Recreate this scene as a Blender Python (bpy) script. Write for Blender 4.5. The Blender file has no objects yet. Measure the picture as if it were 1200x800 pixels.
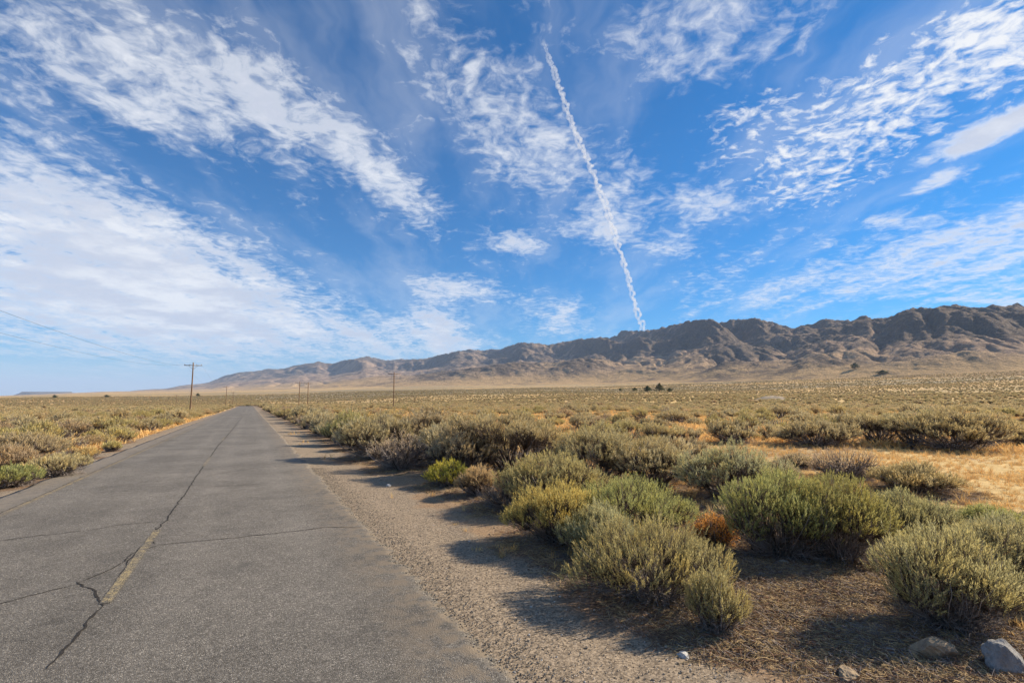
import bpy, math, random
import numpy as np
from mathutils import Vector, Matrix

# ------------------------------------------------------------------ camera, sky, sun, exposure
SC = bpy.context.scene
COL = SC.collection
EYE = 2.0
FPX = 600.0
PITCH = math.atan(66.0 / FPX)
cam_d = bpy.data.cameras.new('camera'); cam = bpy.data.objects.new('camera', cam_d); COL.objects.link(cam)
cam_d.sensor_width = 36.0; cam_d.lens = 18.0; cam_d.clip_start = 0.05; cam_d.clip_end = 120000.0
cam.location = (0, 0, EYE); cam.rotation_euler = (math.pi / 2 + PITCH, 0, 0)
SC.camera = cam
SC.view_settings.view_transform = 'Standard'; SC.view_settings.look = 'None'
SC.view_settings.exposure = 0.74; SC.view_settings.gamma = 1.0; SC.view_settings.use_curve_mapping = False
SC.render.engine = 'CYCLES'
SC.cycles.use_denoising = True
SC.cycles.max_bounces = 6; SC.cycles.diffuse_bounces = 4; SC.cycles.transparent_max_bounces = 8
SC.cycles.volume_bounces = 1

SUN_EL = math.radians(31.0)
SUN_AZ = math.radians(72.0)          # clockwise from +Y, towards +X
sun_vec = Vector((math.sin(SUN_AZ) * math.cos(SUN_EL), math.cos(SUN_AZ) * math.cos(SUN_EL), math.sin(SUN_EL)))
sun_d = bpy.data.lights.new('sun', 'SUN'); sun = bpy.data.objects.new('sun', sun_d); COL.objects.link(sun)
sun_d.energy = 4.8; sun_d.angle = math.radians(0.7); sun_d.color = (1.0, 0.88, 0.70)
sun.rotation_euler = sun_vec.to_track_quat('Z', 'Y').to_euler()
sun.location = (30, 10, 40)


def pix_ray(px, py):
    X = (px - 600.0) / FPX; Y = (400.0 - py) / FPX
    c, s = math.cos(PITCH), math.sin(PITCH)
    v = np.array([X, c - Y * s, s + Y * c]); return v / np.linalg.norm(v)


def pix_azel(px, py):
    v = pix_ray(px, py); return math.atan2(v[0], v[1]), math.asin(v[2])


class NT:
    """small helper for writing node trees"""
    def __init__(s, tree): s.t = tree; s.n = tree.nodes; s.l = tree.links
    def node(s, typ, **kw):
        nd = s.n.new(typ)
        for k, v in kw.items(): setattr(nd, k, v)
        return nd
    def put(s, sock, v):
        if isinstance(v, bpy.types.NodeSocket): s.l.new(v, sock)
        elif v is not None: sock.default_value = v
    def math(s, op, a, b=None, c=None, clamp=False):
        nd = s.node('ShaderNodeMath', operation=op, use_clamp=clamp)
        s.put(nd.inputs[0], a); s.put(nd.inputs[1], b); s.put(nd.inputs[2], c); return nd.outputs[0]
    def vmath(s, op, a, b=None, out=0):
        nd = s.node('ShaderNodeVectorMath', operation=op)
        s.put(nd.inputs[0], a); s.put(nd.inputs[1], b); return nd.outputs[out]
    def vlen(s, a): return s.node_len(a)
    def node_len(s, a):
        nd = s.node('ShaderNodeVectorMath', operation='LENGTH'); s.put(nd.inputs[0], a); return nd.outputs['Value']
    def dot(s, a, b):
        nd = s.node('ShaderNodeVectorMath', operation='DOT_PRODUCT'); s.put(nd.inputs[0], a); s.put(nd.inputs[1], b); return nd.outputs['Value']
    def scale(s, a, k):
        nd = s.node('ShaderNodeVectorMath', operation='SCALE'); s.put(nd.inputs[0], a); s.put(nd.inputs['Scale'], k); return nd.outputs[0]
    def comb(s, x, y, z):
        nd = s.node('ShaderNodeCombineXYZ'); s.put(nd.inputs[0], x); s.put(nd.inputs[1], y); s.put(nd.inputs[2], z); return nd.outputs[0]
    def sep(s, v):
        nd = s.node('ShaderNodeSeparateXYZ'); s.put(nd.inputs[0], v); return nd.outputs
    def noise(s, vec, scale, detail=4, rough=0.5, dist=0.0, lac=2.0, out='Fac', dim='3D'):
        nd = s.node('ShaderNodeTexNoise', noise_dimensions=dim); s.put(nd.inputs['Vector'], vec)
        s.put(nd.inputs['Scale'], scale); s.put(nd.inputs['Detail'], detail); s.put(nd.inputs['Roughness'], rough)
        s.put(nd.inputs['Distortion'], dist); s.put(nd.inputs['Lacunarity'], lac); return nd.outputs[out]
    def voro(s, vec, scale, feature='F1', out='Distance', rnd=1.0):
        nd = s.node('ShaderNodeTexVoronoi', feature=feature); s.put(nd.inputs['Vector'], vec); s.put(nd.inputs['Scale'], scale)
        s.put(nd.inputs['Randomness'], rnd); return nd.outputs[out]
    def ramp(s, fac, lo, hi, tlo=0.0, thi=1.0, smooth=True):
        nd = s.node('ShaderNodeMapRange', interpolation_type='SMOOTHSTEP' if smooth else 'LINEAR')
        s.put(nd.inputs[0], fac); s.put(nd.inputs[1], lo); s.put(nd.inputs[2], hi); s.put(nd.inputs[3], tlo); s.put(nd.inputs[4], thi)
        return nd.outputs[0]
    def mix(s, fac, a, b, blend='MIX'):
        nd = s.node('ShaderNodeMix', data_type='RGBA', blend_type=blend)
        s.put(nd.inputs[0], fac); s.put(nd.inputs[6], rgba(a)); s.put(nd.inputs[7], rgba(b)); return nd.outputs[2]
    def cramp(s, fac, stops):
        nd = s.node('ShaderNodeValToRGB'); s.put(nd.inputs[0], fac)
        el = nd.color_ramp.elements
        while len(el) < len(stops): el.new(0.5)
        for e, (p, c) in zip(el, stops): e.position = p; e.color = rgba(c)
        return nd.outputs[0]
    def attr(s, name, out='Fac', typ='GEOMETRY'):
        nd = s.node('ShaderNodeAttribute', attribute_name=name, attribute_type=typ); return nd.outputs[out]
    def bump(s, h, strength, dist, normal=None):
        nd = s.node('ShaderNodeBump'); s.put(nd.inputs['Height'], h); s.put(nd.inputs['Strength'], strength)
        s.put(nd.inputs['Distance'], dist); s.put(nd.inputs['Normal'], normal); return nd.outputs[0]


def rgba(c):
    if isinstance(c, (tuple, list)) and len(c) == 3: return (c[0], c[1], c[2], 1.0)
    return c


# ---- world: Nishita air with high cirrus and altocumulus laid out by direction
world = bpy.data.worlds.new('World'); SC.world = world; world.use_nodes = True
w = NT(world.node_tree); w.n.clear()
SKY_K = 0.065
sky = w.node('ShaderNodeTexSky', sky_type='NISHITA'); sky.sun_disc = False
sky.sun_elevation = SUN_EL; sky.sun_rotation = SUN_AZ
sky.altitude = 900; sky.air_density = 1.0; sky.dust_density = 0.3; sky.ozone_density = 3.0
D = w.node('ShaderNodeTexCoord').outputs['Generated']
dx, dy, dz = w.sep(D)
az = w.math('ARCTAN2', dx, dy); el = w.math('ARCSINE', dz)
AE = w.comb(az, el, 1.0)
zz = w.math('ADD', w.math('MAXIMUM', dz, 0.0), 0.10)
P = w.comb(w.math('DIVIDE', dx, zz), w.math('DIVIDE', dy, zz), 0.0)
# (px, py, rx, ry, tilt in degrees, amount)
SHEET = [(40, 255, 250, 85, 22, .74), (225, 310, 240, 56, 17, .70), (120, 385, 320, 56, 3, .66), (300, 390, 190, 42, 6, .5), (110, 330, 230, 80, 8, .34), (20, 432, 70, 12, 0, -.5),
         (60, 50, 240, 80, 25, .66), (230, 120, 160, 55, 30, .55),
         (300, 90, 150, 34, 42, .62), (420, 180, 130, 38, 42, .70), (470, 235, 60, 30, 40, .4),
         (530, 60, 200, 60, 50, .62), (590, 150, 110, 55, 45, .34), (640, 205, 75, 40, 30, .32),
         (800, 25, 150, 52, -8, .80), (830, 75, 80, 26, -20, .5), (690, 160, 60, 40, 30, .3),
         (1165, 147, 100, 17, -25, 2.0), (1107, 211, 36, 10, -12, .95), (1050, 256, 28, 8, -5, .85), (602, 287, 30, 14, 10, 1.2),
         (541, 339, 56, 16, 6, 1.15), (655, 374, 44, 24, 14, .95), (513, 376, 36, 26, 35, 1.0), (470, 405, 70, 22, 4, .55), (720, 278, 95, 20, 6, .75),
         (770, 225, 90, 26, -22, .6), (840, 240, 80, 20, -6, .8), (560, 398, 50, 16, 5, .5),
         (1080, 295, 330, 60, -9, .50), (1000, 330, 230, 24, -11, .45), (1190, 262, 120, 20, -12, .35), (1180, 340, 120, 22, -5, .35), (1170, 354, 60, 8, 0, .7),
         (945, 35, 26, 7, -72, .35)]
CELLS = [(1150, 40, 170, 50, -24, .62), (1000, 115, 170, 44, -22, .60), (1080, 130, 130, 40, -25, .45), (950, 175, 100, 34, -14, .62), (945, 222, 66, 24, -6, .72), (1190, 85, 50, 26, -25, .6),
         (880, 130, 60, 24, -20, .55), (1195, 8, 130, 40, -15, .5)]


def blob_sum(lst):
    acc = None
    for (bx, by, rx, ry, deg, amp) in lst:
        c0 = np.array(pix_azel(bx, by))
        J = np.column_stack([np.array(pix_azel(bx + 2, by)) - c0, np.array(pix_azel(bx, by + 2)) - c0]) / 2.0
        a = math.radians(deg); R = np.array([[math.cos(a), -math.sin(a)], [math.sin(a), math.cos(a)]])
        M = np.linalg.inv(J @ R @ np.diag([rx, ry])); c = -M @ c0
        u = w.dot(AEw, (M[0, 0], M[0, 1], c[0])); v = w.dot(AEw, (M[1, 0], M[1, 1], c[1]))
        f = w.ramp(w.node_len(w.comb(u, v, 0.0)), 0.0, 1.85, amp * 1.10, 0.0)
        acc = f if acc is None else w.math('ADD', acc, f)
    return acc


warpc = w.noise(P, 2.2, 5, 0.6, out='Color')
warp = w.scale(w.vmath('SUBTRACT', warpc, (0.5, 0.5, 0.5)), 0.10)
AEw = w.vmath('MULTIPLY_ADD', warp, (1.0, 0.55, 0.0)); AEw.node.inputs[2].default_value = (0, 0, 0); w.l.new(AE, AEw.node.inputs[2])
covS = blob_sum(SHEET); covC = blob_sum(CELLS)
# elsewhere in the sky the same scattered bands go on
back = w.ramp(dy, 0.55, 0.1, 0.0, 1.0)
wide = w.ramp(w.noise(P, 0.55, 3, 0.5), 0.42, 0.70, 0.0, 0.8)
covS = w.math('ADD', covS, w.math('MULTIPLY', wide, back))
Pw = w.vmath('ADD', P, w.scale(w.vmath('SUBTRACT', w.noise(P, 5.0, 3, 0.55, out='Color'), (0.5, 0.5, 0.5)), 0.16))
rot = w.node('ShaderNodeMapping'); w.l.new(Pw, rot.inputs[0]); rot.inputs['Rotation'].default_value = (0, 0, math.radians(14)); rot.inputs['Scale'].default_value = (3.4, 0.9, 1)
streak = w.noise(rot.outputs[0], 1.6, 8, 0.62)
fleece = w.noise(Pw, 7.5, 8, 0.62)
cell = w.noise(Pw, 23.0, 5, 0.60)
texS0 = w.math('ADD', w.math('MULTIPLY', streak, 0.5), w.math('ADD', w.math('MULTIPLY', fleece, 0.36), w.math('MULTIPLY', cell, 0.14)))
texS = w.math('ADD', texS0, w.math('MULTIPLY', w.math('SUBTRACT', cell, .5), .25))
densS = w.ramp(w.math('ADD', covS, w.math('MULTIPLY', w.math('SUBTRACT', texS, 0.5), 4.6)), 0.20, 1.80, 0.0, 0.93)
texC = w.math('ADD', w.math('MULTIPLY', cell, 0.75), w.math('MULTIPLY', fleece, 0.25))
densC = w.math('MULTIPLY', w.ramp(covC, .1, .5), w.ramp(w.math('ADD', covC, w.math('MULTIPLY', w.math('SUBTRACT', texC, 0.5), 6.2)), 0.35, 2.1, 0.0, 0.97))
dens = w.math('SUBTRACT', 1.0, w.math('MULTIPLY', w.math('SUBTRACT', 1.0, densS), w.math('SUBTRACT', 1.0, densC)))
veil = w.math('MULTIPLY', w.ramp(w.noise(rot.outputs[0], 0.8, 5, 0.6), 0.42, 0.70), 0.22)
dens = w.math('MAXIMUM', dens, veil)
skyc = w.mix(1.0, sky.outputs[0], (0.60, 0.97, 1.24), 'MULTIPLY')
hs = w.node('ShaderNodeHueSaturation'); w.put(hs.inputs['Color'], skyc); hs.inputs['Saturation'].default_value = 1.30; hs.inputs['Value'].default_value = 1.0
skyc = hs.outputs[0]
shade = w.math('MULTIPLY', w.ramp(w.noise(Pw, 2.6, 6, 0.6), 0.36, 0.60), w.ramp(densS, 0.55, 0.92))
lit = w.mix(shade, tuple(v / SKY_K for v in (0.585, 0.59, 0.60)), tuple(v / SKY_K for v in (0.41, 0.43, 0.49)))
final = w.mix(dens, skyc, lit)
bg = w.node('ShaderNodeBackground'); w.put(bg.inputs[0], final); bg.inputs[1].default_value = SKY_K
wo = w.node('ShaderNodeOutputWorld'); w.l.new(bg.outputs[0], wo.inputs[0])
world.cycles.sampling_method = 'MANUAL'; world.cycles.sample_map_resolution = 512

# ------------------------------------------------------------------ numbers: noise, road frame, terrain height
ROAD_D = np.array([-0.4534, 0.8913]); ROAD_N = np.array([0.8913, 0.4534])
T_RIGHT, T_LEFT, T_CENTRE, T_LINE = 1.76, -4.72, -1.20, -3.90


def hash2(ix, iy, seed):
    h = (ix.astype(np.int64) * 374761393 + iy.astype(np.int64) * 668265263 + seed * 1274126177) & 0xFFFFFFFF
    h = ((h ^ (h >> 13)) * 1274126177) & 0xFFFFFFFF
    return ((h ^ (h >> 16)) & 0xFFFF) / 65535.0


def pn(x, y, seed=0):
    x = np.asarray(x, float); y = np.asarray(y, float)
    x0 = np.floor(x); y0 = np.floor(y); fx = x - x0; fy = y - y0
    ux = fx * fx * fx * (fx * (fx * 6 - 15) + 10); uy = fy * fy * fy * (fy * (fy * 6 - 15) + 10)
    def g(ix, iy, dx_, dy_):
        a = hash2(ix, iy, seed) * 2 * np.pi; return np.cos(a) * dx_ + np.sin(a) * dy_
    a = g(x0, y0, fx, fy); b = g(x0 + 1, y0, fx - 1, fy); c = g(x0, y0 + 1, fx, fy - 1); d = g(x0 + 1, y0 + 1, fx - 1, fy - 1)
    return (a + (b - a) * ux) * (1 - uy) + (c + (d - c) * ux) * uy


def fbm(x, y, octs=4, seed=0, gain=0.5):
    r = 0; a = 1.0; f = 1.0
    for k in range(octs):
        r = r + a * pn(x * f + 17.3 * k, y * f - 9.1 * k, seed + k); a *= gain; f *= 2.03
    return r


def sstep(a, b, x):
    t = np.clip((x - a) / (b - a), 0, 1); return t * t * (3 - 2 * t)


FOOT = [(-200, 9500, 1), (0, 9000, 2), (120, 8800, 6), (240, 8000, 8.5), (400, 6500, 15), (500, 5600, 18), (600, 4600, 20), (700, 3900, 21), (800, 3200, 23), (1000, 2500, 25), (1200, 2100, 26), (1500, 1900, 24)]
_f = [(pix_azel(p, 466)[0], r, e / FPX) for p, r, e in FOOT]
F_AZ = np.array([f[0] for f in _f]); F_R = np.array([f[1] for f in _f]); F_E = np.array([f[2] for f in _f])


def st(x, y): return x * ROAD_D[0] + y * ROAD_D[1], x * ROAD_N[0] + y * ROAD_N[1]


def apron(x, y):
    r = np.hypot(x, y); a = np.arctan2(x, y)
    rf = np.interp(a, F_AZ, F_R); e = np.interp(a, F_AZ, F_E)
    q = np.clip((r - 150) / (rf - 150), 0, 1.6)
    fade = sstep(1.75, 1.1, np.abs(a))
    return fade * e * rf * np.minimum(q ** 1.45, 1.0 + (q - 1) * 0.9)


def zbase(x, y):
    """large form of the land, without the small relief"""
    x = np.asarray(x, float); y = np.asarray(y, float)
    s, t = st(x, y); r = np.hypot(x, y)
    z = apron(x, y)
    z = z - (0.0085 * np.clip(s, 0, 230) + 4.5 * sstep(215, 560, s)) * sstep(2600, 900, s) * sstep(260, 60, t) * sstep(-700, -60, t)
    off = sstep(3.2, 14, np.abs(t + 1.0) - 2)
    z = z + off * (0.22 * fbm(x / 21.0, y / 21.0, 3, 5) + 0.10 * sstep(5, 12, t))
    z = z + sstep(60, 400, r) * off * 1.6 * fbm(x / 180.0, y / 180.0, 3, 11)
    return z


def zg(x, y):
    """ground surface, with the roadside and the small relief"""
    x = np.asarray(x, float); y = np.asarray(y, float)
    s, t = st(x, y); z = zbase(x, y)
    right = t - T_RIGHT; left = T_LEFT - t
    d = np.maximum(right, left)                       # metres outside the asphalt
    under = sstep(-0.02, -0.30, d)
    z = z - 0.07 * under - 0.006 - 0.012 * sstep(0.0, 0.3, d)
    z = z + sstep(0.05, 1.2, d) * (-0.035 + 0.018 * fbm(x * 2.3, y * 2.3, 4, 21, 0.6)) + sstep(1.5, 3.0, d) * (0.05 * fbm(x * 0.9, y * 0.9, 4, 31) + 0.05)
    return z


def hit(px, py):
    """where the sight line of a photo point meets the land"""
    v = pix_ray(px, py); k = EYE / max(1e-4, -v[2]) if v[2] < -1e-4 else 3000.0
    for _ in range(12):
        zz_ = float(zg(v[0] * k, v[1] * k)); kn = (EYE - zz_) / max(1e-4, -v[2]); k = 0.5 * k + 0.5 * kn
    return v[0] * k, v[1] * k


# ------------------------------------------------------------------ helpers for objects
def new_mesh(name, verts, faces, mat=None, smooth=False, attrs=None):
    """verts (n,3); faces: array (m,3) or (m,4) or list of such arrays"""
    if not isinstance(faces, list): faces = [faces]
    faces = [f for f in faces if len(f)]
    me = bpy.data.meshes.new(name)
    verts = np.ascontiguousarray(verts, dtype=np.float32)
    me.vertices.add(len(verts)); me.vertices.foreach_set('co', verts.ravel())
    loops = np.concatenate([f.ravel() for f in faces]).astype(np.int32)
    sizes = np.concatenate([np.full(len(f), f.shape[1], np.int32) for f in faces])
    starts = np.concatenate([[0], np.cumsum(sizes)[:-1]]).astype(np.int32)
    me.loops.add(len(loops)); me.loops.foreach_set('vertex_index', loops)
    me.polygons.add(len(sizes)); me.polygons.foreach_set('loop_start', starts); me.polygons.foreach_set('loop_total', sizes)
    if smooth: me.polygons.foreach_set('use_smooth', np.ones(len(sizes), bool))
    me.update(calc_edges=True)
    for k, v in (attrs or {}).items():
        a = me.attributes.new(k, 'FLOAT', 'POINT'); a.data.foreach_set('value', np.asarray(v, np.float32))
    if mat: me.materials.append(mat)
    return me


def link(name, me, parent=None, loc=None, kind=None):
    o = bpy.data.objects.new(name, me); COL.objects.link(o)
    if parent is not None: o.parent = parent
    if loc is not None: o.location = loc
    if kind: o['kind'] = kind
    return o


def empty(name, label, cat, loc=(0, 0, 0), rz=0.0, group=None, scale=1.0):
    o = bpy.data.objects.new(name, None); COL.objects.link(o); o.location = loc; o.rotation_euler = (0, 0, rz)
    o.empty_display_size = 0.3
    o.scale = (scale,) * 3 if not isinstance(scale, tuple) else scale
    o['label'] = label; o['category'] = cat
    if group: o['group'] = group
    return o


def norm(v): return v / np.maximum(np.linalg.norm(v, axis=-1, keepdims=True), 1e-9)


def tubes(paths, radii, sides=3):
    """paths (N,K,3), radii (N,K) -> verts, quad faces"""
    N, K, _ = paths.shape
    ax = norm(paths[:, -1] - paths[:, 0]); ref = np.where(np.abs(ax[:, 2:3]) > 0.9, np.array([[1., 0, 0]]), np.array([[0, 0, 1.]]))
    u = norm(np.cross(ax, ref)); v = np.cross(ax, u)
    ang = np.arange(sides) * 2 * np.pi / sides
    ring = (np.cos(ang)[None, :, None] * u[:, None, :] + np.sin(ang)[None, :, None] * v[:, None, :])
    V = paths[:, :, None, :] + radii[:, :, None, None] * ring[:, None, :, :]
    idx = np.arange(N * K * sides).reshape(N, K, sides)
    a = idx[:, :-1, :]; b = np.roll(a, -1, axis=2); d = idx[:, 1:, :]; c = np.roll(d, -1, axis=2)
    F = np.stack([a, b, c, d], -1).reshape(-1, 4)
    return V.reshape(-1, 3), F


def merge(parts):
    V = []; F = []; n = 0; A = []
    for p in parts:
        V.append(p[0]); F.append(p[1] + n); n += len(p[0]); A.append(p[2] if len(p) > 2 else np.zeros(len(p[0])))
    q = [f for f in F if f.shape[1] == 4]; t = [f for f in F if f.shape[1] == 3]
    out = ([np.concatenate(q)] if q else []) + ([np.concatenate(t)] if t else [])
    return np.concatenate(V), out, np.concatenate(A)


def bezier(p0, p1, p2, K):
    t = np.linspace(0, 1, K)[None, :, None]
    return (1 - t) ** 2 * p0[:, None] + 2 * t * (1 - t) * p1[:, None] + t * t * p2[:, None]


# ------------------------------------------------------------------ materials
def material(name):
    m = bpy.data.materials.new(name); m.use_nodes = True; t = NT(m.node_tree); t.n.clear()
    out = t.node('ShaderNodeOutputMaterial'); return m, t, out


def principled(t, out, color, rough=0.85, normal=None, spec=0.3):
    b = t.node('ShaderNodeBsdfPrincipled'); t.put(b.inputs['Base Color'], rgba(color)); t.put(b.inputs['Roughness'], rough)
    t.put(b.inputs['Specular IOR Level'], spec)
    if normal is not None: t.put(b.inputs['Normal'], normal)
    t.l.new(b.outputs[0], out.inputs[0]); return b


def foliage_material(name, use_object_colour, stops=None, trans=0.42, gain=1.28):
    m, t, out = material(name)
    oi = t.node('ShaderNodeObjectInfo'); geo = t.node('ShaderNodeNewGeometry')
    isl = geo.outputs['Random Per Island']
    base = oi.outputs['Color'] if use_object_colour else t.cramp(oi.outputs['Random'], stops)
    k = t.ramp(isl, 0, 1, 0.72, 1.30, smooth=False)
    c = t.mix(1.0, base, t.comb(t.math('MULTIPLY', k, gain), t.math('MULTIPLY', k, gain * .985), t.math('MULTIPLY', k, gain * 1.05)), 'MULTIPLY')
    hue = t.ramp(t.noise(t.node('ShaderNodeTexCoord').outputs['Object'], 3.0, 2), 0.35, 0.7)
    c = t.mix(t.math('MULTIPLY', hue, 0.45), c, t.mix(1.0, c, (1.30, 1.10, 0.62), 'MULTIPLY'))
    tip = t.attr('tip')
    c = t.mix(t.math('MULTIPLY', tip, 0.35), c, t.mix(1.0, c, (1.35, 1.25, 0.95), 'MULTIPLY'))
    d = t.node('ShaderNodeBsdfDiffuse'); t.put(d.inputs[0], c)
    tr = t.node('ShaderNodeBsdfTranslucent'); t.put(tr.inputs[0], c)
    mx = t.node('ShaderNodeMixShader'); mx.inputs[0].default_value = trans
    t.l.new(d.outputs[0], mx.inputs[1]); t.l.new(tr.outputs[0], mx.inputs[2]); t.l.new(mx.outputs[0], out.inputs[0])
    return m


def plain_material(name, color, var=0.25, scale=20.0, rough=0.9, island=False):
    m, t, out = material(name)
    n = t.noise(t.node('ShaderNodeTexCoord').outputs['Object'], scale, 4, 0.6)
    f = t.ramp(n, 0.25, 0.75, 1 - var, 1 + var)
    if island: f = t.math('MULTIPLY', f, t.ramp(t.node('ShaderNodeNewGeometry').outputs['Random Per Island'], 0, 1, 0.65, 1.4, smooth=False))
    c = t.mix(1.0, color, t.comb(f, f, f), 'MULTIPLY')
    principled(t, out, c, rough, spec=0.15); return m


SAGE_STOPS = [(0.0, (0.44, 0.37, 0.20)), (0.3, (0.38, 0.335, 0.19)), (0.6, (0.47, 0.375, 0.22)), (0.85, (0.34, 0.305, 0.155)), (1.0, (0.48, 0.36, 0.22))]
M_LEAF = foliage_material('sage_leaf', True)
M_LEAF_FAR = foliage_material('sage_leaf_far', False, SAGE_STOPS)
M_BARK = plain_material('shrub_bark', (0.115, 0.085, 0.062), 0.4, 30, island=True)
M_DEAD = plain_material('dead_twig', (0.30, 0.25, 0.215), 0.35, 25, island=True)
M_GRASS = foliage_material('dry_grass_blade', False, [(0.0, (0.60, 0.42, 0.17)), (0.5, (0.66, 0.48, 0.22)), (1.0, (0.46, 0.30, 0.13))], 0.3, 1.12)


def ground_material():
    m, t, out = material('desert_ground')
    P_ = t.node('ShaderNodeNewGeometry').outputs['Position']
    s = t.dot(P_, (ROAD_D[0], ROAD_D[1], 0)); tt = t.dot(P_, (ROAD_N[0], ROAD_N[1], 0)); r = t.node_len(P_)
    n1 = t.noise(P_, 0.35, 5, 0.6); n2 = t.noise(P_, 3.0, 6, 0.65); n3 = t.noise(P_, 28.0, 5, 0.7); n4 = t.noise(P_, 0.05, 5, 0.6)
    grain = t.voro(P_, 55.0, out='Color'); gr = t.sep(grain)[0]
    grass = t.mix(t.ramp(n2, 0.35, 0.65), (0.66, 0.44, 0.17), (0.78, 0.56, 0.25))
    grass = t.mix(t.ramp(n3, 0.45, 0.75), grass, (0.42, 0.26, 0.12))
    dirt = t.mix(t.ramp(n3, 0.3, 0.7), (0.22, 0.14, 0.082), (0.47, 0.32, 0.19))
    gravel = t.mix(t.ramp(gr, 0.1, 0.95, smooth=False), (0.18, 0.138, 0.096), (0.44, 0.34, 0.235))
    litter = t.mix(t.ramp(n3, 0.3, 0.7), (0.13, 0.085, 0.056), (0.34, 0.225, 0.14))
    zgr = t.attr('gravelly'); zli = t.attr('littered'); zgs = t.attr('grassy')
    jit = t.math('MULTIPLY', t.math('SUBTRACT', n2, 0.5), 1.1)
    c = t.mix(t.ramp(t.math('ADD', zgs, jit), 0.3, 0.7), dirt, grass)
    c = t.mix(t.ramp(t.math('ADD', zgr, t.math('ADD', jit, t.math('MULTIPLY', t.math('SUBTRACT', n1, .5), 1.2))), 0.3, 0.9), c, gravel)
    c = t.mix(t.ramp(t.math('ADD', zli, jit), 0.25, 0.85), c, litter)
    # far off: pale and tan bands on the alluvial fan, scrub too small to pick apart
    far = t.ramp(r, 250, 800)
    str_ = t.node('ShaderNodeMapping'); t.l.new(P_, str_.inputs[0]); str_.inputs['Rotation'].default_value = (0, 0, math.radians(-25)); str_.inputs['Scale'].default_value = (0.0006, 0.0035, 0.0)
    band = t.noise(str_.outputs[0], 1.0, 6, 0.6)
    fan = t.mix(t.ramp(band, 0.46, 0.54), (0.70, 0.44, 0.18), (0.36, 0.27, 0.15))
    fan = t.mix(t.ramp(n4, 0.56, 0.68), fan, (0.66, 0.47, 0.29))
    scrub = t.math('MULTIPLY', t.ramp(t.noise(P_, 0.075, 4, 0.75), 0.44, 0.56), t.ramp(t.noise(str_.outputs[0], 2.2, 4, 0.6), 0.36, 0.56, 0.35, 1.0))
    dens_ = t.attr('scrubby')
    fan = t.mix(t.math('MULTIPLY', scrub, dens_), fan, (0.17, 0.15, 0.085))
    c = t.mix(far, c, fan)
    h = t.math('ADD', t.math('MULTIPLY', n3, 0.6), t.math('MULTIPLY', gr, 0.5))
    near = t.ramp(r, 60, 5, 0.0, 1.0)
    nrm = t.bump(h, t.math('MULTIPLY', near, 0.9), 0.02)
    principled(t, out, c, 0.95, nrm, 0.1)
    return m


def asphalt_nodes(t):
    P_ = t.node('ShaderNodeNewGeometry').outputs['Position']
    v = t.voro(P_, 125.0, out='Color'); vr, vg, vb = t.sep(v)
    v2 = t.sep(t.voro(P_, 60.0, out='Color'))[1]
    edge = t.voro(P_, 125.0, out='Distance')
    big = t.noise(P_, 0.45, 5, 0.6); mid = t.noise(P_, 6.0, 5, 0.65); fine = t.noise(P_, 160.0, 2, 0.6)
    base = t.cramp(vr, [(0.0, (0.105, 0.091, 0.073)), (0.45, (0.155, 0.136, 0.112)), (0.82, (0.205, 0.180, 0.148)), (0.93, (0.31, 0.275, 0.225)), (1.0, (0.44, 0.39, 0.32))])
    k = t.math('ADD', t.ramp(big, 0.3, 0.7, 0.80, 1.14), t.ramp(mid, 0.3, 0.7, -0.10, 0.10))
    k = t.math('MULTIPLY', k, t.ramp(v2, 0.0, 1.0, 0.8, 1.2))
    # wheel tracks are polished a little paler than the rest
    tt = t.dot(P_, (ROAD_N[0], ROAD_N[1], 0)); s = t.dot(P_, (ROAD_D[0], ROAD_D[1], 0))
    for c0 in (0.75, -0.75 + 0.1, -1.9, -3.3):
        k = t.math('ADD', k, t.ramp(t.math('ABSOLUTE', t.math('SUBTRACT', tt, c0)), 0.0, 0.42, 0.10, 0.0))
    col = t.mix(1.0, base, t.comb(k, k, k), 'MULTIPLY')
    blot = t.ramp(t.noise(P_, 1.3, 3, .5), .62, .74, 0, .35); col = t.mix(blot, col, (.085, .078, .068))
    seam = t.ramp(t.math('ABSOLUTE', t.math('SUBTRACT', tt, T_RIGHT + 0.05)), 0.05, 0.95, 1.0, 0.0)
    col = t.mix(t.math('MULTIPLY', seam, t.ramp(mid, 0.4, 0.6)), col, (0.235, 0.185, 0.13))
    seamL = t.ramp(tt, -3.7, -4.3, 0.0, 0.75)
    col = t.mix(t.math('MULTIPLY', seamL, t.ramp(mid, 0.3, 0.55)), col, (0.25, 0.205, 0.155))
    h = t.math('ADD', t.math('MULTIPLY', vr, 0.7), t.math('MULTIPLY', edge, -1.2))
    r = t.node_len(P_)
    nrm = t.bump(h, t.ramp(r, 25, 3, 0.0, 0.8), 0.006)
    return P_, col, nrm, mid, vr, fine


def asphalt_material():
    m, t, out = material('worn_asphalt'); P_, col, nrm, *_ = asphalt_nodes(t)
    principled(t, out, col, 0.88, nrm, 0.25); return m


def paint_material(name, paint, lo, hi):
    m, t, out = material(name); P_, col, nrm, mid, vr, fine = asphalt_nodes(t)
    wear = t.math('ADD', t.math('MULTIPLY', mid, 0.8), t.math('MULTIPLY', vr, 0.35))
    f = t.math('MULTIPLY', t.ramp(wear, lo, hi), t.attr('cover'))
    principled(t, out, t.mix(f, col, paint), 0.85, nrm, 0.2); return m


M_ASPHALT = asphalt_material()
M_PAINT = paint_material('worn_yellow_paint', (0.47, 0.36, 0.18), 0.53, 0.72)
M_EDGE_PAINT = paint_material('faded_edge_paint', (0.40, 0.29, 0.13), 0.50, 0.78)
M_CRACK = plain_material('crack_dirt', (0.042, 0.036, 0.030), 0.4, 60)
M_GROUND = ground_material()

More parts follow.
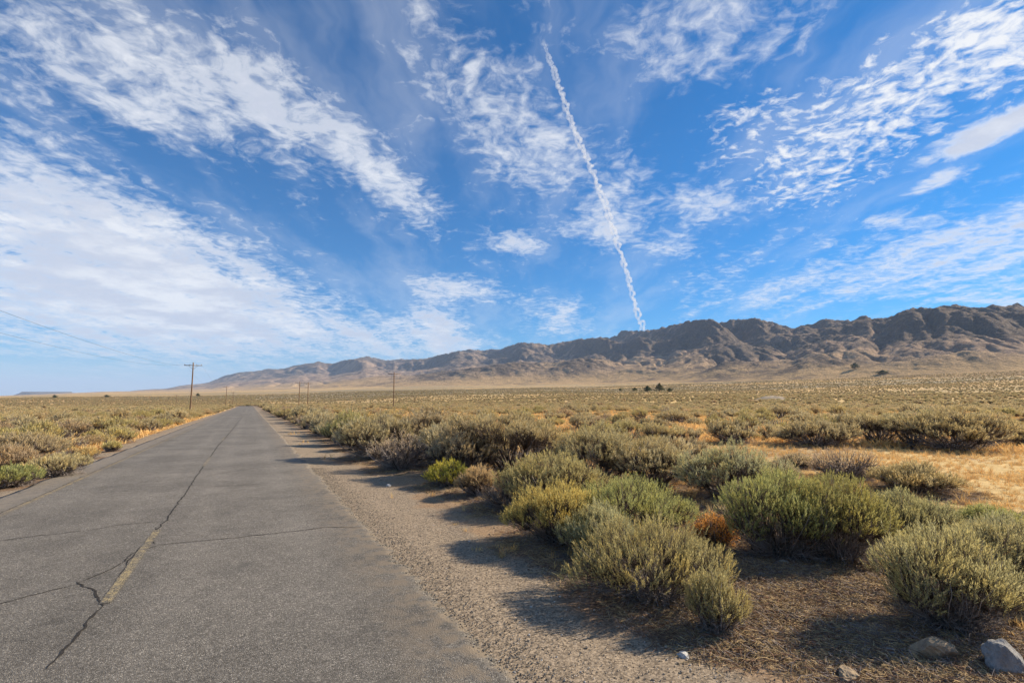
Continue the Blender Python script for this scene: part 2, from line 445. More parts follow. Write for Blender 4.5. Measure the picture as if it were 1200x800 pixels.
# ------------------------------------------------------------------ the mountain range: envelope, stream erosion, skyline
SKYLINE = [(-260, 464), (0, 463.5), (48, 463), (120, 461), (160, 457), (195, 455), (213, 451.5), (240, 449), (256, 443), (275, 437), (293, 435), (315, 432.5), (331, 432), (347, 427.5), (371, 424), (389, 426), (400, 423),
           (416, 420), (429, 417), (443, 420), (453, 422), (469, 421), (480, 420.5), (498, 420), (534, 411.5), (555, 408.5), (565, 411), (594, 407), (612, 400), (630, 403), (648, 402.5), (660, 401), (684, 396.5), (702, 395), (714, 395),
           (735, 387.5), (765, 386), (780, 383), (804, 376.5), (825, 374), (845, 376), (867, 374), (891, 373), (910, 379), (928, 384), (956, 378), (972, 373), (985, 376), (1013, 370), (1026, 373), (1042, 372), (1054, 365), (1070, 361.5),
           (1105, 358), (1137, 359), (1168, 357), (1200, 359), (1260, 352), (1340, 360), (1450, 350), (1600, 362)]


def make_mountains():
    NA, NR = 470, 215
    a0, a1 = math.radians(-50), math.radians(58)
    A = np.linspace(a0, a1, NA); T = np.linspace(0, 1, NR)
    da = (a1 - a0) / (NA - 1); L = 1.20
    RF = np.interp(A, F_AZ, F_R) * 0.55
    R = RF[None, :] * np.exp(T[:, None] * L); AA = np.broadcast_to(A[None, :], R.shape)
    X = R * np.sin(AA); Y = R * np.cos(AA)
    sk = [(pix_azel(px, py)) for px, py in SKYLINE]
    sa = np.array([q[0] for q in sk]); se = np.tan(np.array([q[1] for q in sk]))
    E = np.interp(A, sa, se)                                     # tangent of the skyline angle
    ef = np.interp(A, F_AZ, F_E)
    ti, ai = np.meshgrid(np.arange(NR), np.arange(NA), indexing='ij')
    base = apron(X, Y) / R                                       # as tangents, so that near and far parts erode alike
    tf = math.log(0.92 / 0.55) / L; tc = 0.84
    wob = 0.07 * fbm(ai / 45.0, ti * 0 + 3.3, 3, 77)
    u = np.clip((T[:, None] - tf + wob) / (tc - tf), 0, 1)
    rise = np.maximum(E - ef, 0.0)
    prof = 0.80 * u ** 0.95 + 0.20 * sstep(0.2, 1.0, u)
    env = base * R / RF[None, :]
    amp = rise[None, :] * prof * R / RF[None, :]
    nz = fbm(ai / 30.0 + 0.6 * pn(ai / 60., ti / 60., 5) + ti / 95.0, ti / 42.0, 6, 91, 0.58)
    h = env + amp * (1.0 + 0.78 * nz) + 0.004 * sstep(0.0, 0.15, u) * fbm(ai / 9.0, ti / 9.0, 3, 55)
    # low foothills in front of the range
    def hill(px, rr, wpx, wr, hh):
        a = pix_azel(px, 450)[0]; wa = wpx / 600.0
        return hh * np.exp(-((AA - a) / wa) ** 2 - ((R / rr - 1) / wr) ** 2)
    hills = (hill(610, 3900, 70, .10, .030) + hill(690, 3600, 50, .09, .029) + hill(540, 4400, 70, .10, .018) + hill(760, 3150, 45, .08, .017) +
             hill(860, 2600, 40, .08, .016) + hill(975, 2150, 55, .07, .019) + hill(1085, 1950, 80, .06, .010) + hill(930, 2500, 60, .07, .014) + hill(1160, 1900, 60, .07, .012) + hill(800, 2900, 30, .06, .012) + hill(450, 5000, 60, .09, .012)) * 1.45
    hills = hills * R / RF[None, :] * sstep(0.0, 0.10, T)[:, None]
    hmask = np.clip(hills / 0.012, 0, 1)
    up = amp * 1.0 ; upmax = up / 30.0
    h = h * 0.72 + 0.28 * env
    n = NR * NA; idx = np.arange(n).reshape(NR, NA)
    offs = [(-1, -1), (-1, 0), (-1, 1), (0, -1), (0, 1), (1, -1), (1, 0), (1, 1)]
    dist = np.array([1.414, 1, 1.414, 1, 1, 1.414, 1, 1.414])
    cellk = np.exp(T * L)[:, None] * np.ones((1, NA))             # cell size relative to the inner row
    ksoft = (0.55 + 0.9 * sstep(-0.4, 0.4, fbm(ai / 25., ti / 25., 3, 123)))
    for it in range(24):
        hp = np.pad(h, 1, constant_values=1e9)
        best = np.zeros_like(h); rec = idx.copy(); rd = np.ones_like(h)
        for (o, dd) in zip(offs, dist):
            nb = hp[1 + o[0]:1 + o[0] + NR, 1 + o[1]:1 + o[1] + NA]
            sl = (h - nb) / dd; m = sl > best
            best = np.where(m, sl, best); rec = np.where(m, np.clip(idx + o[0] * NA + o[1], 0, n - 1), rec); rd = np.where(m, dd, rd)
        order = np.argsort(-h.ravel(), kind='stable').tolist()
        rl = rec.ravel().tolist(); area = [1.0] * n
        for i in order:
            j = rl[i]
            if j != i: area[j] += area[i]
        F = (0.048 * ksoft.ravel() * np.array(area) ** 0.46 / rd.ravel()).tolist()
        hl = (h + upmax).ravel().tolist()
        for i in reversed(order):
            j = rl[i]
            if j != i and hl[i] > hl[j]: hl[i] = (hl[i] + F[i] * hl[j]) / (1.0 + F[i])
        h = np.array(hl).reshape(NR, NA)
        lap = np.zeros_like(h); lap[1:-1, 1:-1] = h[:-2, 1:-1] + h[2:, 1:-1] + h[1:-1, :-2] + h[1:-1, 2:] - 4 * h[1:-1, 1:-1]
        h = h + 0.02 * lap
    # the foot keeps the fan's own slope
    h = np.maximum(h, env - 0.001)
    Z = h * RF[None, :]
    # finer grid
    a2 = np.linspace(0, NA - 1, int(NA * 1.6)); t2 = np.linspace(0, NR - 1, int(NR * 1.5))
    def up2(G):
        i = np.clip(np.floor(t2).astype(int), 0, NR - 2); f = (t2 - i)[:, None]; G = G[i] * (1 - f) + G[i + 1] * f
        j = np.clip(np.floor(a2).astype(int), 0, NA - 2); g = (a2 - j)[None, :]; return G[:, j] * (1 - g) + G[:, j + 1] * g
    rough_ = 1 + 0.22 * fbm(ai / 11.0, ti / 11.0, 4, 500) - 0.12 * np.abs(fbm(ai / 5.0, ti / 9.0, 3, 510))
    Z = Z + hills * RF[None, :] * rough_
    Z2 = up2(Z); R2 = up2(R); A2 = up2(np.array(AA)); B2 = up2(env * RF[None, :])
    for _ in range(1):
        Zp = np.pad(Z2, 1, mode='edge'); Z2 = (Zp[:-2, 1:-1] + Zp[2:, 1:-1] + Zp[1:-1, :-2] + Zp[1:-1, 2:] + 2 * Z2) / 6
    tt2, aa2 = np.meshgrid(t2, a2, indexing='ij')
    relief = np.maximum(Z2 - B2, 0)
    rg = 1 - np.abs(fbm(aa2 / 3.1, tt2 / 3.1, 4, 300, 0.55)) * 2
    Z2 = Z2 + relief * (0.040 * rg + 0.03 * (1 - 2 * np.abs(fbm(aa2 / 8.0, tt2 / 8.0, 4, 320, 0.6)))) + np.minimum(relief, 60) * 0.05 * fbm(aa2 / 1.1, tt2 / 1.1, 2, 310)
    # fit the skyline seen from the road
    el_ = (Z2 - EYE) / R2; mx = el_.max(axis=0)
    tgt = np.interp(np.interp(a2, np.arange(NA), A), sa, se)
    k = np.clip((tgt - 0.0) / np.maximum(mx, 1e-4), 0.2, 3.0)
    for _ in range(2): k = np.convolve(np.pad(k, 4, mode='edge'), np.ones(9) / 9, 'valid')
    bt = B2 / R2
    w_ = sstep(0.0, 0.5, relief / np.maximum(relief.max(axis=0)[None, :], 1.0))
    Z2 = Z2 * (1 + (k[None, :] - 1) * w_)
    # tuck the margins into the ground sheet
    rowt = tt2 / (NR - 1); colt = aa2 / (NA - 1)
    Xf = R2 * np.sin(A2); Yf = R2 * np.cos(A2)
    Z2 = Z2 - 8 * sstep(0.03, 0.0, rowt) - 3.0 * sstep(0.0, 20.0, 20 - np.minimum(Z2 - B2, 20))
    Z2 = np.where(colt < 0.03, Z2 - 60 * sstep(0.03, 0, colt), Z2)
    V = np.stack([Xf, Yf, Z2], -1).reshape(-1, 3)
    nr, na = Z2.shape; ii = np.arange(nr * na).reshape(nr, na)
    Fq = np.stack([ii[:-1, :-1], ii[:-1, 1:], ii[1:, 1:], ii[1:, :-1]], -1).reshape(-1, 4)
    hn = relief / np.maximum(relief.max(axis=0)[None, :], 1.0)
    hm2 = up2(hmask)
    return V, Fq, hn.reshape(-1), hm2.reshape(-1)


def mountain_material():
    m, t, out = material('mountain_rock_scrub_and_cloud_shade')
    geo = t.node('ShaderNodeNewGeometry'); P_ = geo.outputs['Position']
    nz = t.sep(geo.outputs['Normal'])[2]
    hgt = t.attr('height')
    r = t.node_len(P_)
    a = t.noise(P_, 0.0016, 6, 0.6); b = t.noise(P_, 0.010, 6, 0.7); c_ = t.noise(P_, 0.085, 4, 0.8)
    rock = t.mix(t.ramp(b, 0.35, 0.65), (0.48, 0.33, 0.215), (0.31, 0.21, 0.145))
    rock = t.mix(t.ramp(a, 0.5, 0.68), rock, (0.50, 0.40, 0.30))
    scrub = t.mix(t.ramp(c_, 0.35, 0.65), (0.080, 0.070, 0.060), (0.22, 0.165, 0.118))
    cover = t.math('ADD', t.math('MULTIPLY', hgt, 0.66), t.math('ADD', t.math('MULTIPLY', t.math('SUBTRACT', b, 0.5), 1.5), t.math('MULTIPLY', t.math('SUBTRACT', a, 0.5), 2.6)))  # scrub patches; the height term paints cloud shadow into the upper slopes' colour
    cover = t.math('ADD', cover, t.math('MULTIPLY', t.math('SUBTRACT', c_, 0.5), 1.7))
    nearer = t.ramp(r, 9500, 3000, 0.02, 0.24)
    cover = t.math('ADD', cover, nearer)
    foot = t.attr('foothill')
    rock = t.mix(foot, rock, t.mix(t.ramp(b, .4, .62), (0.50, 0.34, 0.20), (0.31, 0.215, 0.135)))
    cover = t.math('SUBTRACT', cover, t.math('MULTIPLY', foot, 0.10))
    low_ = t.ramp(hgt, 0.10, 0.0); rock = t.mix(low_, rock, (0.56, 0.37, 0.18))
    cover = t.math('SUBTRACT', cover, t.math('MULTIPLY', low_, 0.12))
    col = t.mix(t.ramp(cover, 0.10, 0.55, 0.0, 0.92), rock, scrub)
    nrm = t.bump(t.math('ADD', t.math('MULTIPLY', b, 1.0), t.math('MULTIPLY', c_, 0.45)), 0.9, 28.0)
    principled(t, out, col, 0.95, nrm, 0.05); return m


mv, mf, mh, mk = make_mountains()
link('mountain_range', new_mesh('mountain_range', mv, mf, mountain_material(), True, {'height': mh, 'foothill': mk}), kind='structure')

# a flat-topped mesa on the horizon, far beyond the left end of the range
def mesa():
    n = 90; rows = []
    prof = [(1.0, 0.0), (0.86, 0.35), (0.74, 0.72), (0.70, 0.98), (0.0, 1.0)]
    V = []
    for (f, hh) in prof:
        for k in range(n):
            a = 2 * math.pi * k / n; w_ = 1 + 0.10 * math.sin(5 * a + 1) + 0.05 * math.sin(13 * a)
            V.append((1150 * f * w_ * math.cos(a), 700 * f * w_ * math.sin(a), 150 * hh * (1 - 0.25 * (math.cos(a) + 1) * 0.5) + (6 * math.sin(9 * a) if hh > .5 else 0)))
    V = np.array(V); F = []
    for i in range(len(prof) - 1):
        for k in range(n): F.append((i * n + k, i * n + (k + 1) % n, (i + 1) * n + (k + 1) % n, (i + 1) * n + k))
    m, t, out = material('mesa_rock')
    c = t.mix(t.noise(t.node('ShaderNodeNewGeometry').outputs['Position'], 0.004, 5, 0.6), (0.11, 0.10, 0.09), (0.20, 0.16, 0.13))
    principled(t, out, c, 0.95)
    v = pix_ray(84, 464); k = 15000 / math.hypot(v[0], v[1])
    o = link('mesa', new_mesh('mesa', V, np.array(F), m, False), loc=(v[0] * k, v[1] * k, -20), kind='structure')
    o.rotation_euler = (0, 0, -math.atan2(v[0], v[1]))
mesa()

# ------------------------------------------------------------------ shrub models
def sprig_field(rng, tips, dirs, length, blades, bl, bw, splay):
    """narrow folded leaves round the last stretch of every shoot"""
    N = len(tips); ref = norm(rng.normal(size=(N, 3))); u = norm(np.cross(dirs, ref)); v = np.cross(dirs, u)
    k = np.arange(blades)[None, :]; fr = (k + rng.random((N, blades))) / blades
    base = (tips - dirs * length)[:, None, :] + dirs[:, None, :] * (fr * length)[..., None]
    ph = k * 2.4 + rng.random((N, 1)) * 6.28
    rad = np.cos(ph)[..., None] * u[:, None] + np.sin(ph)[..., None] * v[:, None]
    sp = splay * (1.15 - 0.75 * fr) * (0.8 + 0.4 * rng.random((N, blades)))
    d = norm(dirs[:, None] * np.cos(sp)[..., None] + rad * np.sin(sp)[..., None] + rng.normal(size=(N, blades, 3)) * 0.10)
    L = bl * (0.7 + 0.6 * rng.random((N, blades)))[..., None]
    side = norm(np.cross(d, rad + 0.3 * rng.normal(size=rad.shape))) * (bw * 0.5)
    p0 = base; p2 = base + d * L; mid = base + d * L * 0.45 + rad * (bw * 0.3)
    V = np.stack([p0, mid + side, p2, mid - side], 2).reshape(-1, 3)
    F = np.arange(len(V)).reshape(-1, 4)
    tip = np.stack([fr * 0.6, fr, fr * .7 + .3, fr], 2).reshape(-1)
    return V, F, tip


def lobes_for(rng, W, D, H, n, flat=0.6):
    out = []
    for i in range(n):
        a = 2 * math.pi * (i + rng.random() * 0.6) / n; rr = 0.0 if i == 0 and n > 2 else (0.50 + 0.12 * rng.random())
        rx = 0.5 * (0.50 + 0.16 * rng.random()) if n > 1 else 0.5
        hz = H * (0.95 if rr == 0 else 0.60 + 0.28 * rng.random())
        rz = hz * 0.5 * (0.75 + 0.2 * rng.random())
        out.append((math.cos(a) * rr * W * 0.5, math.sin(a) * rr * D * 0.5, hz - rz, rx * W, rx * D, rz))
    return out


def shrub(name, seed, W, D, H, lobes=5, shoots=900, blades=12, bl=.035, bw=.006, slen=.12, splay=.55, up=.7, skirt=200, trunk=.016, openness=0.0,
          branches=26, twig=.0022, custom=None, low=-0.25, bside=4, zmin=0.05):
    """returns three meshes: foliage, branches, dead_twigs"""
    rng = np.random.default_rng(seed)
    lb = np.array(custom if custom is not None else lobes_for(rng, W, D, H, lobes))
    nL = len(lb); pw = (lb[:, 3] * lb[:, 4]) ** 0.9; pw = pw / pw.sum()
    tips = []; dirs = []; own = []
    while sum(len(q) for q in tips) < shoots:
        k = rng.choice(nL, size=shoots, p=pw); nrm_ = norm(rng.normal(size=(shoots, 3))); nrm_ = nrm_[:, :]
        sel = nrm_[:, 2] > low; k = k[sel]; nrm_ = nrm_[sel]
        lump = 1.0 + 0.05 + 0.34 * fbm(nrm_[:, 0] * 2.6 + k * 7, nrm_[:, 1] * 2.6 + nrm_[:, 2] * 2.1, 3, seed)
        f = (1 - 0.42 * rng.random(len(k)) ** 2.2) * lump * np.where(rng.random(len(k)) < .07, 1.0 + .22 * rng.random(len(k)), 1.0)
        p = lb[k, :3] + nrm_ * lb[k, 3:] * f[:, None]
        keep = p[:, 2] > (zmin + 0.22 * rng.random(len(p))) * H
        for j in range(nL):
            q = (p - lb[j, :3]) / lb[j, 3:]; inside = (np.linalg.norm(q, axis=1) < 0.80) & (k != j) & (rng.random(len(k)) < 0.85); keep &= ~inside
        if openness > 0:
            keep &= (pn(p[:, 0] / (0.22 * W) + 5, p[:, 1] / (0.22 * W) + p[:, 2] / (0.2 * H), seed + 9) > -0.5 + openness)
        g = norm(nrm_ * 0.75 + np.array([0, 0, up]) + rng.normal(size=p.shape) * 0.22)
        tips.append(p[keep]); dirs.append(g[keep]); own.append(k[keep])
    tips = np.concatenate(tips)[:shoots]; dirs = np.concatenate(dirs)[:shoots]; own = np.concatenate(own)[:shoots]
    V, F, A = sprig_field(rng, tips, dirs, slen, blades, bl, bw, splay)
    foliage = new_mesh(name + '_foliage', V, F, None, False, {'tip': A})
    # woody frame
    nb = branches; ci = rng.choice(len(tips), nb, replace=False); hubs = tips[ci] * np.array([0.72, 0.72, 0.62]) ; hubs[:, 2] = np.maximum(hubs[:, 2], 0.10 * H)
    for _ in range(2):
        dd = np.linalg.norm(tips[:, None] * np.array([.72, .72, .62]) - hubs[None], axis=2); lab = dd.argmin(1)
        for j in range(nb):
            if (lab == j).any(): hubs[j] = (tips[lab == j] * np.array([.70, .70, .60])).mean(0)
    root = np.zeros((nb, 3)); root[:, :2] = hubs[:, :2] * 0.08 + rng.normal(size=(nb, 2)) * 0.012
    root[:, 2] = -0.03
    midp = hubs * 0.5; midp[:, :2] *= 1.25; midp[:, 2] *= 0.75; midp += rng.normal(size=midp.shape) * 0.06 * W
    pth = bezier(root, midp, hubs, 6); pth[:, 1:-1] += rng.normal(size=pth[:, 1:-1].shape) * 0.012 * W
    rad = trunk * (0.6 + 0.6 * rng.random((nb, 1))) * np.linspace(1, 0.38, 6)[None, :]
    B1 = tubes(pth, rad, bside)
    base = tips - dirs * slen * 1.0; h0 = hubs[lab]
    mid2 = (h0 + base) / 2 + rng.normal(size=base.shape) * 0.02 * W; mid2[:, 2] -= 0.02 * H
    p2 = np.stack([h0, mid2, tips - dirs * slen * .35], 1)
    r2 = np.array([[1.6, 1.2, 0.6]]) * twig * (0.7 + 0.6 * rng.random((len(tips), 1)))
    B2 = tubes(p2, r2, 3)
    bv, bf, _ = merge([B1, B2]); wood = new_mesh(name + '_branches', bv, bf, M_BARK, False)
    dead = None
    if skirt:
        a = rng.random(skirt) * 2 * np.pi; rr = (0.40 + 0.50 * rng.random(skirt))
        ex = lb[:, 0] + 0; sx = (np.abs(lb[:, 0]) + lb[:, 3]).max(); sy = (np.abs(lb[:, 1]) + lb[:, 4]).max()
        p0 = np.stack([np.cos(a) * 0.10 * sx, np.sin(a) * 0.10 * sy, rng.random(skirt) * 0.10 * H], 1)
        pe = np.stack([np.cos(a) * rr * sx * 0.95, np.sin(a) * rr * sy * 0.95, (0.02 + 0.55 * rng.random(skirt) ** 1.1) * H], 1)
        pm = (p0 + pe) / 2 + rng.normal(size=p0.shape) * 0.05 * W; pm[:, 2] = np.abs(pm[:, 2]) + 0.03 * H
        q = bezier(p0, pm, pe, 6); q[:, 1:] += rng.normal(size=q[:, 1:].shape) * 0.020 * W
        parts = [tubes(q, twig * 1.25 * (0.7 + 0.7 * rng.random((skirt, 1))) * np.linspace(1.4, 0.5, 6)[None, :], 3)]
        ns = max(10, skirt // 5); kk = rng.integers(0, nL, ns); nn = norm(rng.normal(size=(ns, 3))); nn[:, 2] = np.abs(nn[:, 2]) * .8
        pe2 = lb[kk, :3] + nn * lb[kk, 3:] * (1.0 + .28 * rng.random((ns, 1))); pm2 = pe2 * np.array([.75, .75, .4]) + rng.normal(size=pe2.shape) * .04 * W
        q2 = bezier(np.zeros((ns, 3)), pm2, pe2, 6); q2[:, 2:] += rng.normal(size=q2[:, 2:].shape) * .012 * W
        parts.append(tubes(q2, twig * 1.9 * (0.7 + 0.7 * rng.random((ns, 1))) * np.linspace(2.0, 0.4, 6)[None, :], 3))
        # side twigs, forked
        m2 = skirt * 2; pick = rng.integers(0, skirt, m2); nd = rng.integers(2, 5, m2); s0 = q[pick, nd]
        dv = norm(q[pick, nd + 1] - q[pick, nd] + rng.normal(size=(m2, 3)) * 0.05 * W) * (0.10 * W * (0.5 + rng.random((m2, 1))))
        s1 = s0 + dv * 0.5 + rng.normal(size=dv.shape) * 0.008 * W; s2 = s0 + dv + rng.normal(size=dv.shape) * 0.014 * W
        s1[:, 2] = np.maximum(s1[:, 2], .01); s2[:, 2] = np.maximum(s2[:, 2], .01)
        parts.append(tubes(np.stack([s0, s1, s2], 1), twig * 0.95 * np.ones((m2, 1)) * np.array([[1.2, .9, .4]]), 3))
        dv_, df_, _ = merge(parts); dead = new_mesh(name + '_dead_twigs', dv_, df_, M_DEAD, False)
    return foliage, wood, dead


def put_shrub(kind, meshes, x, y, rz, scale, colour, label, cat, group=None):
    z = float(zg(x, y)) - 0.02
    root = empty(kind, label, cat, (x, y, z), rz, group, scale)
    f = link('foliage', meshes[0], root); f.color = rgba(colour)
    link('branches', meshes[1], root)
    if meshes[2]: link('dead_twigs', meshes[2], root)
    return root


for _mm in (): pass
def leafy(meshes, mat):
    meshes[0].materials.clear(); meshes[0].materials.append(mat); return meshes


CAMV = np.array([0, 0, EYE]); VIEWD = np.array([0, math.cos(PITCH), math.sin(PITCH)])


def from_photo(bx, by, top, wpx):
    """base point, top row and width in the photo -> place, height, width in metres"""
    x, y = hit(bx, by); d = y * math.cos(PITCH) - EYE * math.sin(PITCH)
    return x, y, (by - top) / FPX * d * 1.04, wpx / FPX * d


GREY, OLIVE, YELG, GREEN, PALE, BROWN = (0.38, 0.335, 0.205), (0.38, 0.335, 0.155), (0.45, 0.375, 0.13), (0.33, 0.335, 0.13), (0.44, 0.385, 0.23), (0.38, 0.30, 0.19)
SILV = (0.37, 0.36, 0.20)
placed = []     # x, y, radius of every shrub, for the litter under them

# --- the shrubs one can point at: (kind, base x, base y, top, width px, tint, style, label)
HERO = [
 ('rabbitbrush', 770, 722, 622, 172, OLIVE, 'round', 'big rounded olive-green rabbitbrush beside the gravel shoulder, nearest the bottom edge'),
 ('rabbitbrush', 842, 748, 672, 62, OLIVE, 'round', 'small olive rabbitbrush tuft hanging off the right end of the big rounded one'),
 ('rabbitbrush', 655, 645, 572, 98, YELG, 'tufty', 'yellow-tipped rabbitbrush at the shoulder edge, left end of the front green clump'),
 ('rabbitbrush', 705, 662, 594, 84, SILV, 'tufty', 'silvery green low shrub tucked between the yellow-tipped one and the big rounded one'),
 ('rabbitbrush', 742, 640, 562, 120, GREEN, 'tufty', 'fresh green bushy shrub standing just behind the silvery green low one'),
 ('rabbitbrush', 650, 600, 532, 110, OLIVE, 'tufty', 'olive shrub behind the yellow-tipped one, at the foot of the open tree-like sagebrush'),
 ('rabbitbrush', 915, 662, 562, 130, GREEN, 'skirted', 'large bright green shrub with a dark twiggy underside in the middle of the right side'),
 ('rabbitbrush', 985, 668, 570, 120, (0.315, 0.294, 0.108), 'skirted', 'yellowish green shrub with a yellow flowering top joined to the large bright green one'),
 ('rabbitbrush', 1060, 645, 578, 92, (0.345, 0.329, 0.162), 'round', 'grey-green domed shrub at the right end of the big dark-skirted clump'),
 ('sagebrush', 862, 592, 524, 108, SILV, 'open', 'grey-green sagebrush with dark forked stems behind the large bright green shrub'),
 ('rabbitbrush', 1118, 752, 640, 150, (0.405, 0.371, 0.182), 'skirted', 'pale green shrub over a grey skirt of dead twigs, behind the tan stone'),
 ('rabbitbrush', 1192, 712, 622, 120, (0.375, 0.350, 0.189), 'skirted', 'grey-green shrub at the right edge, behind the pale green one with the grey skirt'),
 ('rabbitbrush', 1160, 628, 594, 60, GREEN, 'low', 'small low green shrub on the tan grass near the right edge'),
 ('sagebrush', 600, 562, 482, 118, (0.390, 0.329, 0.182), 'tree', 'tall open tree-like sagebrush with bare dark trunk and spreading limbs beside the shoulder'),
 ('sagebrush', 700, 572, 500, 100, (0.383, 0.336, 0.182), 'open', 'open sagebrush right of the tree-like one, its dark stems fanning from the ground'),
 ('sagebrush', 765, 578, 515, 92, (0.390, 0.336, 0.189), 'open', 'brownish open sagebrush between the fanning one and the forked grey-green one'),
 ('sagebrush', 548, 560, 496, 80, (0.360, 0.301, 0.189), 'open', 'dull grey sagebrush left of the tree-like one, dark inside, on the shoulder edge'),
 ('rabbitbrush', 527, 572, 540, 46, (0.405, 0.378, 0.081), 'round', 'small bright yellow-green bush at the shoulder edge below the dull grey sagebrush'),
 ('rabbitbrush', 562, 583, 548, 44, (0.420, 0.322, 0.176), 'low', 'small straw-coloured bush just right of the small bright yellow-green one'),
 ('sagebrush', 600, 600, 560, 62, (0.390, 0.266, 0.162), 'dead', 'low tangled brown half-dead bush in front of the tree-like sagebrush'),
 ('sagebrush', 470, 552, 505, 62, (0.450, 0.364, 0.257), 'dead', 'pale grey-tan dead-looking bush leaning over the shoulder edge'),
 ('sagebrush', 505, 535, 478, 84, (0.390, 0.329, 0.203), 'open', 'tall grey sagebrush behind the pale dead-looking bush'),
 ('sagebrush', 440, 540, 487, 78, (0.390, 0.343, 0.203), 'open', 'rounded grey-green sagebrush where the shoulder narrows, left of the tall grey one'),
 ('rabbitbrush', 408, 522, 482, 58, (0.375, 0.350, 0.162), 'round', 'green-tinged sagebrush at the road edge, last big one before the row blurs together'),
 ('tumbleweed', 838, 642, 606, 50, (0.600, 0.308, 0.081), 'ball', 'rust-orange dried tumbleweed lying between the big rounded bush and the dark clump'),
 ('rabbitbrush', 1075, 582, 546, 82, (0.390, 0.329, 0.176), 'low', 'low wide dark-based bush with an olive top on the golden grass'),
 ('sagebrush', 993, 566, 526, 62, (0.375, 0.294, 0.203), 'dead', 'brownish spiky half-dead bush behind the yellowish green shrub'),
 ('rabbitbrush', 936, 549, 533, 42, (0.375, 0.308, 0.189), 'low', 'tiny dark flattened bush alone on golden grass above the bright green shrub'),
 ('sagebrush', 957, 524, 490, 92, (0.360, 0.308, 0.176), 'open', 'wide dark sagebrush on the golden grass, lowest branches reaching left'),
 ('sagebrush', 1032, 522, 482, 76, (0.367, 0.315, 0.176), 'tree', 'open-stemmed sagebrush with forked bare stems, left one of a row of three'),
 ('sagebrush', 1072, 525, 482, 70, (0.375, 0.329, 0.176), 'tree', 'middle open-stemmed sagebrush of the row of three on the golden grass'),
 ('sagebrush', 1118, 530, 480, 92, (0.390, 0.329, 0.176), 'open', 'broad sagebrush at the right end of the row of three'),
 ('sagebrush', 1190, 522, 500, 50, (0.390, 0.336, 0.176), 'low', 'lone low sagebrush at the right edge on pale sand'),
 ('sagebrush', 735, 508, 491, 24, (0.330, 0.294, 0.162), 'open', 'small isolated round sagebrush in the golden clearing, left of its dark neighbour'),
 ('sagebrush', 765, 506, 490, 34, (0.315, 0.273, 0.162), 'low', 'squat dark sagebrush in the middle of the golden clearing'),
 ('sagebrush', 790, 497, 479, 42, (0.360, 0.308, 0.176), 'open', 'pair-sized dark sagebrush at the far rim of the golden clearing'),
 ('sagebrush', 860, 520, 489, 58, (0.390, 0.336, 0.189), 'open', 'grey sagebrush at the right rim of the golden clearing'),
 ('sagebrush', 812, 540, 513, 32, (0.375, 0.322, 0.189), 'open', 'small upright sagebrush with bare stem on brown litter below the golden clearing'),
 ('rabbitbrush', 14, 572, 545, 50, (0.31, 0.32, 0.13), 'round', 'bright green bush at the left edge beside the gravel margin'),
 ('rabbitbrush', 66, 560, 534, 56, (0.450, 0.392, 0.216), 'round', 'pale straw-green bush next to the bright green one at the left road edge'),
 ('sagebrush', 22, 545, 508, 84, (0.375, 0.315, 0.196), 'open', 'large brownish grey sagebrush at the left edge behind the bright green bush'),
 ('dry_bush', 74, 549, 538, 26, (0.540, 0.420, 0.189), 'low', 'small straw-yellow tuft bush at the left road edge, nearest of three'),
 ('dry_bush', 104, 538, 524, 18, (0.540, 0.434, 0.203), 'low', 'small straw-yellow tuft bush at the left road edge, middle of three'),
 ('dry_bush', 131, 529, 517, 20, (0.450, 0.406, 0.189), 'low', 'small olive tuft bush at the left road edge, farthest of three'),
]


